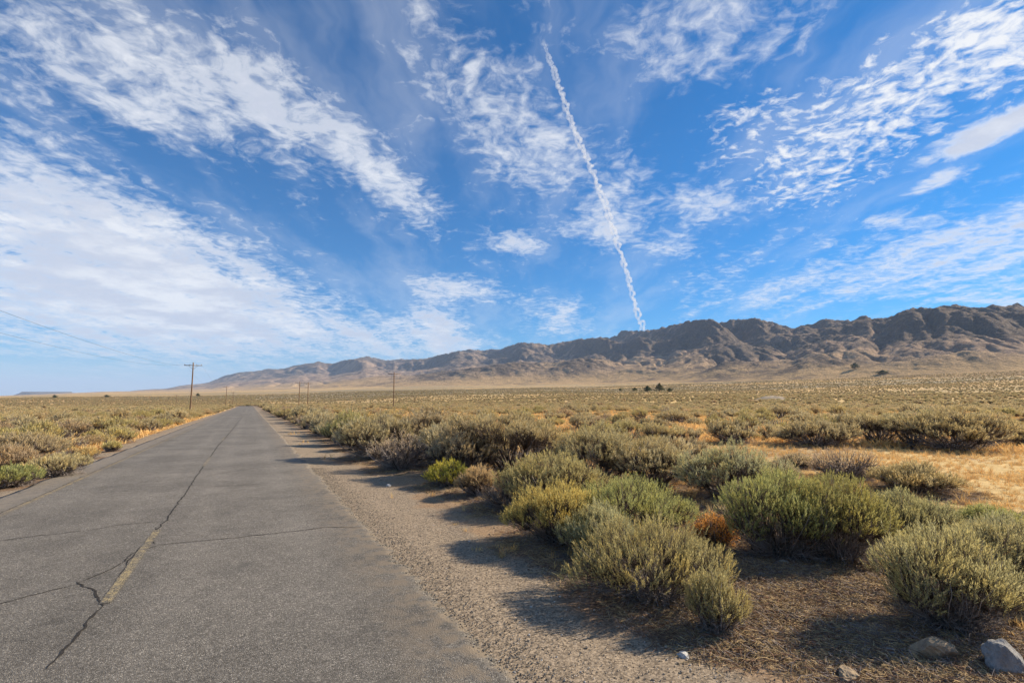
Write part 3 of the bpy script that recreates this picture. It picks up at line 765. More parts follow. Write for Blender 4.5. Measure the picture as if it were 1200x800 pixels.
def build_style(style, W, H, d, seed, full=True):
    """shrub of one growth form, leaf size set by how near it stands"""
    px = d / 512.0
    bl = max(.034, 2.9 * px); bw = max(.0052, 0.55 * px); sl = max(.10, 3.0 * px); gap = max(.036, 3.0 * px)
    area = 0.9 * W * (W + 1.3 * H) * 1.25
    n = int(min(1650, max(120, area / gap ** 2))); bld = 12 if d < 7 else (9 if d < 14 else 7)
    tw = max(.0018, 0.16 * px); rng = np.random.default_rng(seed * 7 + 1)
    kw = dict(shoots=n, blades=bld, bl=bl, bw=bw, slen=sl, twig=tw, trunk=max(.010, .011 * H + .006))
    sk = int(min(300, 90 + 1300 / max(d, 4))) if full else 50
    if style == 'round': m = shrub('shrub', seed, W, W * .85, H, 6, splay=.50, up=.95, skirt=sk, low=-0.15, openness=.12, **kw)
    elif style == 'tufty': m = shrub('shrub', seed, W, W * .9, H, 8, splay=.55, up=.85, skirt=int(sk * 1.2), openness=.26, low=-0.1, **kw)
    elif style == 'skirted':
        hh = H
        cu = [(-.20 * W, .02 * W, hh * .62, .30 * W, .34 * W, hh * .30), (.06 * W, -.20 * W, hh * .50, .26 * W, .24 * W, hh * .28), (.12 * W, .16 * W, hh * .68, .30 * W, .34 * W, hh * .30), (.33 * W, -.08 * W, hh * .44, .19 * W, .22 * W, hh * .30), (-.34 * W, -.10 * W, hh * .42, .16 * W, .20 * W, hh * .26)]
        kw['shoots'] = int(n * .95)
        m = shrub('shrub', seed, W, W, H, 4, splay=.50, up=.9, skirt=int(sk * 1.7), custom=cu, low=-0.30, zmin=0.24, **kw)
    elif style == 'open':
        kw['shoots'] = int(n * .80); kw['trunk'] *= 1.5
        m = shrub('shrub', seed, W, W * .9, H, 9, splay=.62, up=.75, skirt=sk, openness=.38, branches=20, low=-0.05, **kw)
    elif style == 'tree':
        cu = []
        for i in range(11):
            a = 2.4 * i + rng.random(); rr = (.14 + .36 * rng.random()) * W if i else 0
            cu.append((math.cos(a) * rr, math.sin(a) * rr, H * (.60 + .26 * rng.random() - .25 * (rr / W)), .13 * W + .04 * W * rng.random(), .15 * W, .12 * H + .05 * H * rng.random()))
        kw['shoots'] = int(n * .62); kw['trunk'] *= 2.3
        m = shrub('shrub', seed, W, W, H, 9, splay=.62, up=.8, skirt=int(sk * .5), custom=cu, openness=.10, branches=15, low=-0.3, **kw)
    elif style == 'dead':
        kw['shoots'] = int(n * .30); kw['blades'] = max(4, bld - 4)
        m = shrub('shrub', seed, W, W, H, 7, splay=.65, up=.6, skirt=int(sk * 2.2), openness=.2, branches=26, low=-0.2, **kw)
    elif style == 'low': m = shrub('shrub', seed, W, W * .8, H, 5, splay=.60, up=.8, skirt=int(sk * 1.0), low=0.0, **kw)
    elif style == 'ball':
        kw['blades'] = 5; kw['shoots'] = int(n * 1.2)
        m = shrub('shrub', seed, W, W, H, 2, splay=.9, up=.1, skirt=sk, low=-0.9, custom=[(0, 0, H * .5, W * .48, W * .46, H * .5)], **kw)
    return leafy(m, M_LEAF)


for i, (kind, bx, by, top, wpx, tint, style, label) in enumerate(HERO):
    x, y, H, W = from_photo(bx, by, top, wpx); d = y
    if d < 20: W *= (1.06 if style == 'skirted' else 1.16); H *= 1.04
    dirn = norm(np.array([x, y])); x += dirn[0] * W * .30; y += dirn[1] * W * .30
    ms = build_style(style, W, H, d, 500 + i)
    put_shrub(kind, ms, x, y, 0.0, 1.0, tint, label, 'tumbleweed' if kind == 'tumbleweed' else 'shrub')
    placed.append((x, y, W * .5))


def in_view(x, y, pad=30):
    c, s = math.cos(PITCH), math.sin(PITCH); dz_ = zbase(x, y) + 0.4 - EYE
    dpt = y * c + dz_ * s; up = -y * s + dz_ * c
    px = 600 + FPX * x / np.maximum(dpt, .01); py = 400 - FPX * up / np.maximum(dpt, .01)
    return (dpt > .3) & (px > -pad) & (px < 1200 + pad) & (py < 860)


def shrub_field():
    rng = np.random.default_rng(4242); pts = []
    # cell sizes grow with distance
    for (r0, r1, cell) in ((3.0, 60, 1.35), (60, 170, 1.7), (170, 420, 2.6), (420, 900, 4.0), (900, 1700, 7.0)):
        g = np.arange(-r1, r1, cell); X, Y = np.meshgrid(g, g); X = X.ravel(); Y = Y.ravel()
        X = X + (rng.random(X.shape) - .5) * cell * .95; Y = Y + (rng.random(Y.shape) - .5) * cell * .95
        r = np.hypot(X, Y); a = np.arctan2(X, Y)
        k = (r >= r0) & (r < r1) & ((np.abs(a) < math.radians(62)) | (r < 60)); X, Y, r = X[k], Y[k], r[k]
        s, t = st(X, Y)
        right = t - T_RIGHT; left = T_LEFT - t
        ok = (s > 300) | (right > 2.15) | (left > 1.35 + 0.5 * pn(s / 4, s * 0, 3))
        X, Y, r, s, t, right, left = [q[ok] for q in (X, Y, r, s, t, right, left)]
        cl = fbm(X / 11.0, Y / 11.0, 3, 61) + 0.6 * pn(X / 40.0, Y / 40.0, 67) + .5 * pn(X / 130.0, Y / 130.0, 68)
        big = sstep(-0.30, 0.20, cl)
        dens = np.where(right > 0, 0.07 + 0.50 * big, 0.55 + 0.4 * big)
        belt = np.where(right > 0, sstep(7.5, 4.0, right) * sstep(3, 9, s), sstep(14, 5, left) * 0.88)
        dens = np.maximum(dens, belt * 0.97)
        dens *= np.where(right > 0, 1.0, 1.0) * np.clip(cell / 1.35, 1, 1.6)
        m = rng.random(len(X)) < dens
        size = (0.46 + 0.85 * rng.random(len(X)) ** 1.25) * np.where(right > 0, 1 + 0.30 * belt, 0.98) * np.where(cell > 5, 2.0, np.clip(cell / 1.35, 1, 1.35))
        pts.append(np.stack([X, Y, size, r, belt], 1)[m])
    return np.concatenate(pts)


F_ = shrub_field()
hx = np.array([p[:3] for p in placed])
near = F_[:, 3] < 70
dmin = np.full(len(F_), 99.0)
dd_ = np.hypot(F_[near, 0][:, None] - hx[None, :, 0], F_[near, 1][:, None] - hx[None, :, 1]) - hx[None, :, 2]
dmin[near] = dd_.min(1)
keep = dmin > F_[:, 2] * .45
s_, t_ = st(F_[:, 0], F_[:, 1])
vis = in_view(F_[:, 0], F_[:, 1])
# the stretch of ground near the camera is laid out by hand above
keep &= ~((F_[:, 1] > 0) & vis & (F_[:, 3] < 7.5) & (t_ > -6))
fill_ = (F_[:, 1] > 0) & vis & (F_[:, 3] < 15.5) & (t_ > 0)
F_[fill_, 2] *= .55
keep &= ~(fill_ & ((t_ < 5.6) | (dmin < .25)))
keep &= ~(vis & (t_ < -4) & (F_[:, 3] < 17))
# golden clearings
for (px, py, rx_, ry_) in ((775, 512, 3.6, 7.0), (985, 548, 3.0, 2.0), (930, 530, 2.2, 2.0), (1140, 575, 3.5, 2.6), (660, 494, 3.0, 4.0), (1190, 500, 3.5, 6)):
    gx, gy = hit(px, py); keep &= ~((((F_[:, 0] - gx) / rx_) ** 2 + ((F_[:, 1] - gy) / ry_) ** 2) < 1)
F_ = F_[keep]; vis = vis[keep]

N_IND = 300 - len(HERO)
appear = np.where(vis, F_[:, 2] / F_[:, 3], 0)
sel = np.argsort(-appear)[:N_IND]
indiv = F_[sel]; rest = np.delete(F_, sel, axis=0)

STY = ['open', 'round', 'tufty', 'open', 'low', 'dead', 'tree', 'open']
MODELS = [build_style(STY[k], 1.25, (0.98, 0.85, 0.9, 1.0, 0.62, 0.8, 1.15, 0.85)[k], 14.0, 900 + k) for k in range(8)]
MODELS_B = [build_style(STY[k], 1.25, (0.98, 0.85, 0.9, 1.0, 0.62, 0.8, 1.15, 0.85)[k], 24.0, 950 + k, False) for k in range(8)]
NAMES = {'open': ('sagebrush', 'open sagebrush'), 'round': ('rabbitbrush', 'rounded rabbitbrush'), 'tufty': ('rabbitbrush', 'tufted rabbitbrush'),
         'low': ('sagebrush', 'low sagebrush'), 'dead': ('sagebrush', 'half-dead sagebrush'), 'tree': ('sagebrush', 'bare-stemmed sagebrush')}
rng = np.random.default_rng(77)
TINTS = [GREY, OLIVE, PALE, BROWN, GREY, OLIVE, (0.40, 0.34, 0.17), (0.42, 0.36, 0.21)]
order_ = np.argsort(indiv[:, 3]); named_ = {}
TINTW = ['grey-green', 'olive', 'pale', 'brown-tinged', 'grey-green', 'olive', 'tan-green', 'straw-green']
for q in order_:
    x, y, sz, r, belt = indiv[q]; s, t = st(x, y)
    k = int(rng.integers(0, 8))
    if sz < .62: k = int(rng.choice([4, 5, 2, 5]))
    if belt > .5 and STY[k] == 'low': k = 0
    kind, desc = NAMES[STY[k]]
    if t < 0: zone = 'in the brush left of the road' if t < -14 else 'along the left road edge'
    elif belt > .4: zone = 'in the row on the right shoulder'
    elif x / max(y, .1) > .62: zone = 'on the flat towards the right edge'
    elif x / max(y, .1) > .2: zone = 'on the flat right of the middle'
    else: zone = 'behind the right shoulder row'
    ms = (MODELS if r < 27 else MODELS_B)[k]
    sc_ = (sz * (0.9 + .3 * rng.random()), sz * (0.9 + .3 * rng.random()), sz * (0.85 + .3 * rng.random()))
    ti_ = int(rng.integers(0, 8)) if not (t > 0 and belt > .4) else int(rng.choice([0, 2, 3, 4, 6, 2])); c = np.array(TINTS[ti_]) * (0.92 + 0.16 * rng.random())
    big_ = 'large' if sz > 1.25 else ('small' if sz < .85 else 'mid-sized'); how = 'near' if r < 20 else ('middle-distance' if r < 32 else 'far')
    lab = f"{how} {big_} {TINTW[ti_]} {desc} {zone}"
    ro = put_shrub(kind, ms, x, y, rng.random() * 6.28, sc_, tuple(c), lab, 'shrub', 'sagebrush and rabbitbrush ' + zone)
    named_.setdefault(lab, []).append((x / max(y, .1), ro))
    placed.append((x, y, sz * .6))
placed = np.array(placed)
ORD = ['leftmost', 'second from left', 'third from left', 'fourth from left', 'fifth from left', 'sixth from left', 'seventh from left', 'eighth from left', 'ninth from left', 'tenth from left', 'eleventh from left', 'twelfth from left', 'thirteenth from left', 'fourteenth from left']
for lab, lst in named_.items():
    if len(lst) > 1:
        for k, (_, ro) in enumerate(sorted(lst, key=lambda q: q[0])): ro['label'] = lab + ', ' + ORD[min(k, 13)]


# ------------------------------------------------------------------ geometry-nodes scatter for what nobody could count
def scatter(name, pts, rotz, scl, var, variants, label, cat, zoff=0.0, tilt=None):
    me = bpy.data.meshes.new(name); z = zg(pts[:, 0], pts[:, 1]) + zoff
    V = np.stack([pts[:, 0], pts[:, 1], z], 1).astype(np.float32)
    me.vertices.add(len(V)); me.vertices.foreach_set('co', V.ravel())
    a = me.attributes.new('turn', 'FLOAT_VECTOR', 'POINT'); R_ = np.zeros((len(V), 3), np.float32); R_[:, 2] = rotz
    if tilt is not None: R_[:, :2] = tilt
    a.data.foreach_set('vector', R_.ravel())
    a = me.attributes.new('size', 'FLOAT_VECTOR', 'POINT'); a.data.foreach_set('vector', np.asarray(scl, np.float32).ravel())
    a = me.attributes.new('pick', 'INT', 'POINT'); a.data.foreach_set('value', np.asarray(var, np.int32))
    o = bpy.data.objects.new(name, me); COL.objects.link(o)
    ng = bpy.data.node_groups.new(name, 'GeometryNodeTree')
    ng.interface.new_socket('Geometry', in_out='INPUT', socket_type='NodeSocketGeometry')
    ng.interface.new_socket('Geometry', in_out='OUTPUT', socket_type='NodeSocketGeometry')
    N = ng.nodes; L = ng.links; gi = N.new('NodeGroupInput'); go = N.new('NodeGroupOutput'); jn = N.new('GeometryNodeJoinGeometry')
    def named(nm, ty):
        q = N.new('GeometryNodeInputNamedAttribute'); q.data_type = ty; q.inputs[0].default_value = nm
        return [s for s in q.outputs if s.enabled][0]
    at, asz, ap = named('turn', 'FLOAT_VECTOR'), named('size', 'FLOAT_VECTOR'), named('pick', 'INT')
    for k, vo in enumerate(variants):
        oi = N.new('GeometryNodeObjectInfo'); oi.inputs['Object'].default_value = vo; oi.inputs['As Instance'].default_value = True
        cp = N.new('FunctionNodeCompare'); cp.data_type = 'INT'; cp.operation = 'EQUAL'
        ii = [s for s in cp.inputs if s.enabled]; L.new(ap, ii[0]); ii[1].default_value = k
        ip = N.new('GeometryNodeInstanceOnPoints'); L.new(gi.outputs[0], ip.inputs['Points']); L.new(cp.outputs[0], ip.inputs['Selection'])
        L.new(oi.outputs['Geometry'], ip.inputs['Instance']); L.new(at, ip.inputs['Rotation']); L.new(asz, ip.inputs['Scale'])
        L.new(ip.outputs[0], jn.inputs[0])
    L.new(jn.outputs[0], go.inputs[0])
    md = o.modifiers.new('scatter', 'NODES'); md.node_group = ng
    o['kind'] = 'stuff'; o['label'] = label; o['category'] = cat
    return o


def far_model(seed, shoots, blades, bl, bw, W=1.25, H=.8, lb=5, wood=8, hollow=0.0):
    """joined light-weight shrub: leaf material and bark in one mesh"""
    rng = np.random.default_rng(seed); lobes = np.array(lobes_for(rng, W, W * .9, H, lb))
    k = rng.integers(0, len(lobes), shoots); nr = norm(rng.normal(size=(shoots, 3))); nr[:, 2] = np.abs(nr[:, 2]) * 1.0 - .12
    tips = lobes[k, :3] + nr * lobes[k, 3:] * (1 - .3 * rng.random((shoots, 1))); tips[:, 2] = np.maximum(tips[:, 2], .06)
    g = norm(nr * .7 + np.array([0, 0, .8]) + rng.normal(size=nr.shape) * .25)
    V, Fq, A = sprig_field(rng, tips, g, bl * 1.3, blades, bl, bw, .55)
    me_f = len(Fq)
    base = tips * np.array([.12, .12, 0]); mid = tips * np.array([.6, .6, .45])
    ns = min(shoots, 90); P3 = np.stack([base[:ns], mid[:ns], tips[:ns]], 1)
    B = tubes(P3, bw * .55 * np.ones((ns, 1)) * np.array([[1.3, .9, .5]]), 3)
    v = np.concatenate([V, B[0]]); f = np.concatenate([Fq, B[1] + len(V)]); at = np.concatenate([A, np.zeros(len(B[0]))])
    me = new_mesh('far_shrub', v, f, M_LEAF_FAR, False, {'tip': at}); me.materials.append(M_BARK)
    mi = np.zeros(len(f), np.int32); mi[me_f:] = 1; me.polygons.foreach_set('material_index', mi)
    return bpy.data.objects.new('far_shrub', me)


LOD2 = [far_model(1200 + k, 380, 5, .10, .017, H=(.8, .7, .9, .6, .75, .95)[k], lb=(5, 6, 7, 4, 8, 6)[k]) for k in range(6)]
LOD3 = [far_model(1300 + k, 90, 3, .20, .045, H=(.75, .65, .85, .6)[k], lb=(5, 4, 6, 5)[k]) for k in range(4)]
rr_ = rest[:, 3]; rngv = np.random.default_rng(5)
sc3 = np.stack([rest[:, 2] * (1 + .25 * rngv.random(len(rest))), rest[:, 2] * (1 + .25 * rngv.random(len(rest))), rest[:, 2] * (.85 + .3 * rngv.random(len(rest)))], 1)
lodn = rr_ < 105
scatter('sagebrush_field', rest[lodn, :2], rngv.random(lodn.sum()) * 6.28, sc3[lodn], rngv.integers(0, 6, lodn.sum()), LOD2, 'grey-green sagebrush covering the flats either side of the road beyond the nearer bushes', 'sagebrush', -.03)
m3 = ~lodn
scatter('distant_sagebrush', rest[m3, :2], rngv.random(m3.sum()) * 6.28, sc3[m3], rngv.integers(0, 4, m3.sum()), LOD3, 'distant sagebrush speckling the valley floor below the mountains', 'sagebrush', -.03)
print('shrubs', len(indiv), lodn.sum(), m3.sum())


# ------------------------------------------------------------------ ground sheet
def make_ground():
    rows = [0.0, 0.6, 1.0, 1.4]
    while rows[-1] < 40: rows.append(rows[-1] * 1.018)
    while rows[-1] < 1700: rows.append(rows[-1] * 1.026)
    while rows[-1] < 60000: rows.append(rows[-1] * 1.06)
    rows = np.array(rows)
    fine = np.radians(np.arange(-64, 64.01, 0.40)); coarse = np.radians(np.arange(64, 296, 4.0))[1:]
    A = np.concatenate([fine, coarse]); nA = len(A)
    R, AA = np.meshgrid(rows, A, indexing='ij'); X = R * np.sin(AA); Y = R * np.cos(AA)
    Z = zg(X, Y)
    rf = np.interp(np.arctan2(X, Y), F_AZ, F_R) * .55
    inside = sstep(math.radians(-50), math.radians(-49), AA) * sstep(math.radians(58), math.radians(57), AA)
    Z = Z - 26 * sstep(1.10, 1.22, R / rf) * inside
    r = R
    s, t = st(X, Y); right = t - T_RIGHT; left = T_LEFT - t
    n = fbm(X * .8, Y * .8, 3, 41)
    gravel = np.where(right > -.5, sstep(2.2, 1.2, right + .5 * n), 0) + np.where(left > -.5, sstep(1.3, .6, left + .4 * n), 0)
    gravel = np.where((right <= -.5) & (left <= -.5), 1, gravel) * sstep(330, 260, s)
    grassy = np.where(t > 0, sstep(3.4, 6.5, right + 1.2 * fbm(X / 3, Y / 3, 3, 44)), sstep(.6, 1.6, left)) * (0.45 + .55 * sstep(-.35, .15, fbm(X / 7., Y / 7., 3, 47)))
    grassy = grassy * sstep(7.5, 12.0, r + 2.0 * n) * np.where(t > 0, 1, 1)
    grassy = np.where((t < 0), np.maximum(grassy * .75, sstep(.6, 1.5, left) * sstep(4, 1.5, left)), grassy)
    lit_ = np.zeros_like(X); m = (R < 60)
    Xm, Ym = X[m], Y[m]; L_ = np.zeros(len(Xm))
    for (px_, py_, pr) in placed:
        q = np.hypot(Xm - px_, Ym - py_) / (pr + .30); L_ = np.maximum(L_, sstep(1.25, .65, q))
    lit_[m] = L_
    scrubby = np.clip(0.75 + .5 * fbm(X / 900., Y / 900., 3, 51), .3, 1) * sstep(6000, 1500, R)
    V = np.stack([X, Y, Z], -1).reshape(-1, 3)
    ii = np.arange(V.shape[0]).reshape(len(rows), nA); nx = np.roll(ii, -1, axis=1)
    Fq = np.stack([ii[1:-1], nx[1:-1], nx[2:], ii[2:]], -1).reshape(-1, 4)[:, ::-1]
    Ft = np.stack([ii[0], nx[1], ii[1]], -1)[:, ::1]
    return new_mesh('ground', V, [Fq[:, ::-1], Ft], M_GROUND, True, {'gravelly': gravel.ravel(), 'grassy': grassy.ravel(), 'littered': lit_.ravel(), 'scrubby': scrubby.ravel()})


link('ground', make_ground(), kind='structure')


# ------------------------------------------------------------------ road, cracks and paint
def road_z(s, t):
    x = s * ROAD_D[0] + t * ROAD_N[0]; y = s * ROAD_D[1] + t * ROAD_N[1]
    return zbase(x, y) + 0.02 * np.cos((t - T_CENTRE) * 0.42)


def road_point(s, t, lift=0.0):
    s = np.asarray(s, float); t = np.asarray(t, float)
    return np.stack([s * ROAD_D[0] + t * ROAD_N[0], s * ROAD_D[1] + t * ROAD_N[1], road_z(s, t) + lift], -1)


def make_road():
    S = [-14.0]
    while S[-1] < 22: S.append(S[-1] + 0.10)
    while S[-1] < 400: S.append(S[-1] * 1.012)
    S = np.array(S)
    jr = (0.13 * fbm(S * .9, S * 0, 3, 5) + 0.10 * fbm(S * 4, S * 0 + 3, 3, 8)) ; jl = 0.12 * fbm(S * .7, S * 0 + 9, 3, 15)
    tr = T_RIGHT + 0.05 + jr; tl = T_LEFT + jl
    q = np.concatenate([[0, 0, .02, .05], np.linspace(.1, .9, 16), [.95, .98, 1.0, 1.0]])
    Tm = tl[:, None] + (tr - tl)[:, None] * q[None, :]; Sm = np.broadcast_to(S[:, None], Tm.shape)
    V = road_point(Sm, Tm); V[..., 2] += 0.004 * fbm(Sm * 2.0, Tm * 2.0, 3, 71) * sstep(60, 20, np.abs(Sm))
    V[:, 0, 2] -= .10; V[:, -1, 2] -= .10; V[:, 1, 2] -= .008; V[:, -2, 2] -= .012
    n, m = Tm.shape; ii = np.arange(n * m).reshape(n, m)
    Fq = np.stack([ii[:-1, :-1], ii[:-1, 1:], ii[1:, 1:], ii[1:, :-1]], -1).reshape(-1, 4)
    return new_mesh('road', V.reshape(-1, 3), Fq, M_ASPHALT, True)


road = link('road', make_road(), kind='structure')


def to_road(px, py):
    x, y = hit(px, py); s, t = st(x, y); return s, t


def ribbon(name, pts, width, mat, lift, seed, rough=.3, step=.05, cover=None, parent=None):
    """a thin ragged strip on the road through points given along and across it"""
    P_ = np.array(pts, float); seg = np.hypot(*(P_[1:] - P_[:-1]).T); cum = np.concatenate([[0], np.cumsum(seg)]); n = max(4, int(cum[-1] / step))
    u = np.linspace(0, cum[-1], n); s = np.interp(u, cum, P_[:, 0]); t = np.interp(u, cum, P_[:, 1])
    w0 = np.interp(u, cum, np.broadcast_to(width, len(P_))) if np.ndim(width) else np.full(n, width)
    tx = np.gradient(s); ty = np.gradient(t); ln = np.hypot(tx, ty) + 1e-9; nx, ny = -ty / ln, tx / ln
    wob = rough * (0.055 * fbm(u * 2.2, u * 0 + seed, 3, seed) + 0.022 * pn(u * 11, u * 0, seed + 3)); s = s + nx * wob; t = t + ny * wob
    w_ = w0 * (1 + rough * 1.6 * pn(u * 9, u * 0 + 7, seed + 5)); w_ = np.maximum(w_, w0 * .25)
    if rough > .2: w_ *= np.minimum(1, np.minimum(u, cum[-1] - u) / .15 + .15)
    K = 2 if rough > .2 else 7
    q = np.linspace(-.5, .5, K)
    Sx = s[:, None] + nx[:, None] * w_[:, None] * q; Tx = t[:, None] + ny[:, None] * w_[:, None] * q
    V = road_point(Sx, Tx, lift); V[..., 2] += 0.004 * fbm(Sx * 2.0, Tx * 2.0, 3, 71) * sstep(60, 20, np.abs(Sx))
    ii = np.arange(n * K).reshape(n, K); Fq = np.stack([ii[:-1, :-1], ii[1:, :-1], ii[1:, 1:], ii[:-1, 1:]], -1).reshape(-1, 4)
    cov = np.ones((n, K)); cov[:, 0] = cov[:, -1] = 0.25
    if cover is not None: cov *= cover(Sx, Tx)
    nrm_up = np.cross(V[1, 0] - V[0, 0], V[1, -1] - V[0, 0])[2]
    if nrm_up < 0: Fq = Fq[:, ::-1]
    return link(name, new_mesh(name, V.reshape(-1, 3), Fq, mat, True, {'cover': cov.ravel()}), parent)


CR = [  # photo points, width in metres
 ([(54, 800), (75, 775), (100, 745), (119, 723)], .030), ([(119, 723), (113, 708), (100, 700), (89, 692)], .030),
 ([(89, 695), (60, 702), (20, 713), (-40, 728)], .012), ([(89, 693), (110, 686), (140, 670), (158, 655)], .008),
 ([(119, 721), (130, 700), (142, 682), (158, 655), (176, 640), (182, 625)], .010),
 ([(182, 645), (176, 640), (180, 632)], .022), ([(-60, 649), (0, 641), (50, 634), (100, 629)], .020), ([(100, 629), (140, 622), (188, 617)], .010),
 ([(182, 647), (220, 643), (280, 637), (330, 631), (380, 624), (425, 619)], .014), ([(158, 658), (170, 652), (184, 647)], .010),
 ([(183, 628), (193, 617), (205, 600), (216, 585), (228, 565), (236, 553), (247, 537)], .030),
 ([(247, 537), (255, 525), (262, 517), (272, 505), (280, 494), (288, 485)], .034),
 ([(55, 581), (100, 577), (150, 572), (200, 566), (240, 561)], .020), ([(240, 561), (300, 552), (345, 548)], .010),
 ([(120, 553), (160, 547), (200, 543), (238, 538)], .020), ([(236, 553), (280, 553), (330, 549)], .014),
 ([(238, 575), (270, 574), (310, 571)], .012), ([(265, 514), (290, 512), (318, 510)], .020)]
for i, (pp, wd) in enumerate(CR):
    ribbon('crack', [to_road(*q) for q in pp], max(.017, wd * .72), M_CRACK, .004, 40 + i, 1.0 if i != 4 else .8, parent=road)


def worn(Sx, Tx): return np.clip(1.0 + .9 * fbm(Sx * 1.2, Tx * 3, 3, 200), 0, 1)
def wornfar(Sx, Tx): return np.clip(.8 + 1.2 * fbm(Sx * .5, Tx * 2, 3, 210), 0, 1)
s0, t0 = to_road(119, 719); s1, t1 = to_road(184, 628)
ribbon('centre_line_dash', [(s0, t0 + .02), (s1, t1)], .105, M_PAINT, .0055, 300, .15, .04, worn, road)
for k in range(6):
    a = s1 + 3.2 + k * 12.2 + 6.0
    ribbon('centre_line_dash', [(a, T_CENTRE), (a + 3.0, T_CENTRE)], .10, M_PAINT, .0055, 310 + k, .15, .1, lambda a_, b_: wornfar(a_, b_) * .45, road)
ribbon('edge_line', [(-6, T_LINE), (10, T_LINE), (60, T_LINE)], .10, M_EDGE_PAINT, .0055, 330, .15, .06, wornfar, road)
ribbon('crack', [(1, T_LINE - .09), (14, T_LINE - .07), (45, T_LINE - .08)], .016, M_CRACK, .004, 340, 1.0, parent=road)

# ------------------------------------------------------------------ stones one can point at
def rock_mesh(name, seed, sx, sy, sz, mat, detail=4):
    import bmesh
    bm = bmesh.new(); bmesh.ops.create_icosphere(bm, subdivisions=detail, radius=1.0)
    rg_ = np.random.default_rng(seed); V = np.array([v.co[:] for v in bm.verts])
    for _ in range(15):                                   # chop flat faces off a ball
        n_ = norm(rg_.normal(size=3)); n_[2] *= .8; d_ = .48 + .26 * rg_.random(); q = V @ n_; over = q > d_
        V[over] -= (q[over] - d_)[:, None] * n_ * 1.0
    V += V * (0.13 * fbm(V[:, 0] * 3 + V[:, 2] * 2, V[:, 1] * 3 - V[:, 2], 5, seed, .6))[:, None]
    V *= np.array([sx, sy, sz]); V[:, 2] -= V[:, 2].min() * .62
    for v, c in zip(bm.verts, V): v.co = c
    me = bpy.data.meshes.new(name); bm.to_mesh(me); bm.free(); me.materials.append(mat)
    me.polygons.foreach_set('use_smooth', np.zeros(len(me.polygons), bool))
    return me


def rock_material(name, a, b):
    m, t, out = material(name); O = t.node('ShaderNodeTexCoord').outputs['Object']
    n = t.noise(O, 9, 6, .7); n2 = t.noise(O, 40, 4, .7)
    c = t.mix(t.ramp(n, .35, .65), a, b); c = t.mix(t.ramp(n2, .55, .75, 0, .5), c, (.09, .07, .055))
    principled(t, out, c, .92, t.bump(t.math('ADD', n, t.math('MULTIPLY', n2, .5)), .9, .03), .2); return m


M_TANROCK = rock_material('tan_stone', (.42, .31, .19), (.27, .20, .14)); M_GREYROCK = rock_material('grey_stone', (.36, .34, .31), (.24, .225, .21)); M_WHITEROCK = rock_material('white_stone', (.62, .60, .56), (.48, .45, .40))
for i, (bx, by, wp, hp, mat, lab) in enumerate([
    (1092, 770, 50, 30, M_TANROCK, 'angular tan stone lying at the foot of the grey-skirted shrub'),
    (1180, 784, 50, 40, M_GREYROCK, 'rounded grey stone in the bottom right corner, larger than the tan one'),
    (995, 794, 32, 17, M_TANROCK, 'sunlit tan stone half sunk in brown litter at the bottom edge'),
    (1040, 762, 24, 7, M_GREYROCK, 'flat pale stone between the two tan stones'),
    (801, 768, 20, 9, M_WHITEROCK, 'pale flat stone under the small olive tuft beside the gravel'),
    (919, 660, 15, 7, M_WHITEROCK, 'white stone in the shade below the large bright green shrub'),
    (455, 570, 6, 5, M_WHITEROCK, 'white pebble on the gravel shoulder near the pale dead-looking bush'),
    (633, 672, 8, 6, M_TANROCK, 'yellowish pebble at the gravel edge below the yellow-tipped rabbitbrush'),
    (1003, 760, 12, 6, M_TANROCK, 'small tan stone uphill of the sunlit one at the bottom edge')]):
    x, y = hit(bx, by); d = y; wm = wp / FPX * d; hm = hp / FPX * d
    o = link('stone', rock_mesh('stone', 60 + i, wm * .60, wm * .45, hm * .52, mat), loc=(x, y, float(zg(x, y)) - .02)); o.rotation_euler = (0, 0, .5 * i)
    o['label'] = lab; o['category'] = 'stone'


# ------------------------------------------------------------------ small ground cover, too much to count
def loose(mesh): return bpy.data.objects.new(mesh.name, mesh)


def tuft(seed, n, h, wd, spread):
    rg_ = np.random.default_rng(seed); b = rg_.normal(size=(n, 3)) * spread * .35; b[:, 2] = 0
    a = rg_.random(n) * 6.28; lean = rg_.random(n) ** .8 * 1.0
    d = norm(np.stack([np.cos(a) * lean, np.sin(a) * lean, np.ones(n)], 1)); L = h * (.5 + .7 * rg_.random((n, 1)))
    side = norm(np.stack([-np.sin(a + .5), np.cos(a + .5), np.zeros(n)], 1)) * wd * .5
    m_ = b + d * L * .55; tp = b + d * L + np.stack([np.cos(a), np.sin(a), -np.ones(n) * .4], 1) * L * .28 * lean[:, None]
    V = np.stack([b - side, b + side, m_ + side * .8, tp, m_ - side * .8], 1).reshape(-1, 3); k = np.arange(n)[:, None] * 5
    return loose(new_mesh('tuft', V, [np.concatenate([k, k + 1, k + 2, k + 4], 1), np.concatenate([k + 4, k + 2, k + 3], 1)], M_GRASS, False, {'tip': np.tile([0, 0, .5, 1, .5], n)}))


def twig_bits(seed, n, spread, mat):
    rg_ = np.random.default_rng(seed); c = rg_.normal(size=(n, 3)) * spread * .4; c[:, 2] = rg_.random(n) * .012
    a = rg_.random(n) * 6.28; L = .02 + .07 * rg_.random((n, 1)) ** 1.6; d = np.stack([np.cos(a), np.sin(a), .25 * rg_.normal(size=n)], 1)
    b = c - d * L; e = c + d * L; mm = c + rg_.normal(size=c.shape) * L * .22; mm[:, 2] = np.abs(mm[:, 2])
    v, f = tubes(np.stack([b, mm, e], 1), (.0011 + .0018 * rg_.random((n, 1))) * np.array([[1, .9, .5]]), 3)
    return loose(new_mesh('twig_bits', v, f, mat))


def pebble(seed, mat):
    me = rock_mesh('pebble', seed, 1, .8, .6, mat, 1); return loose(me)


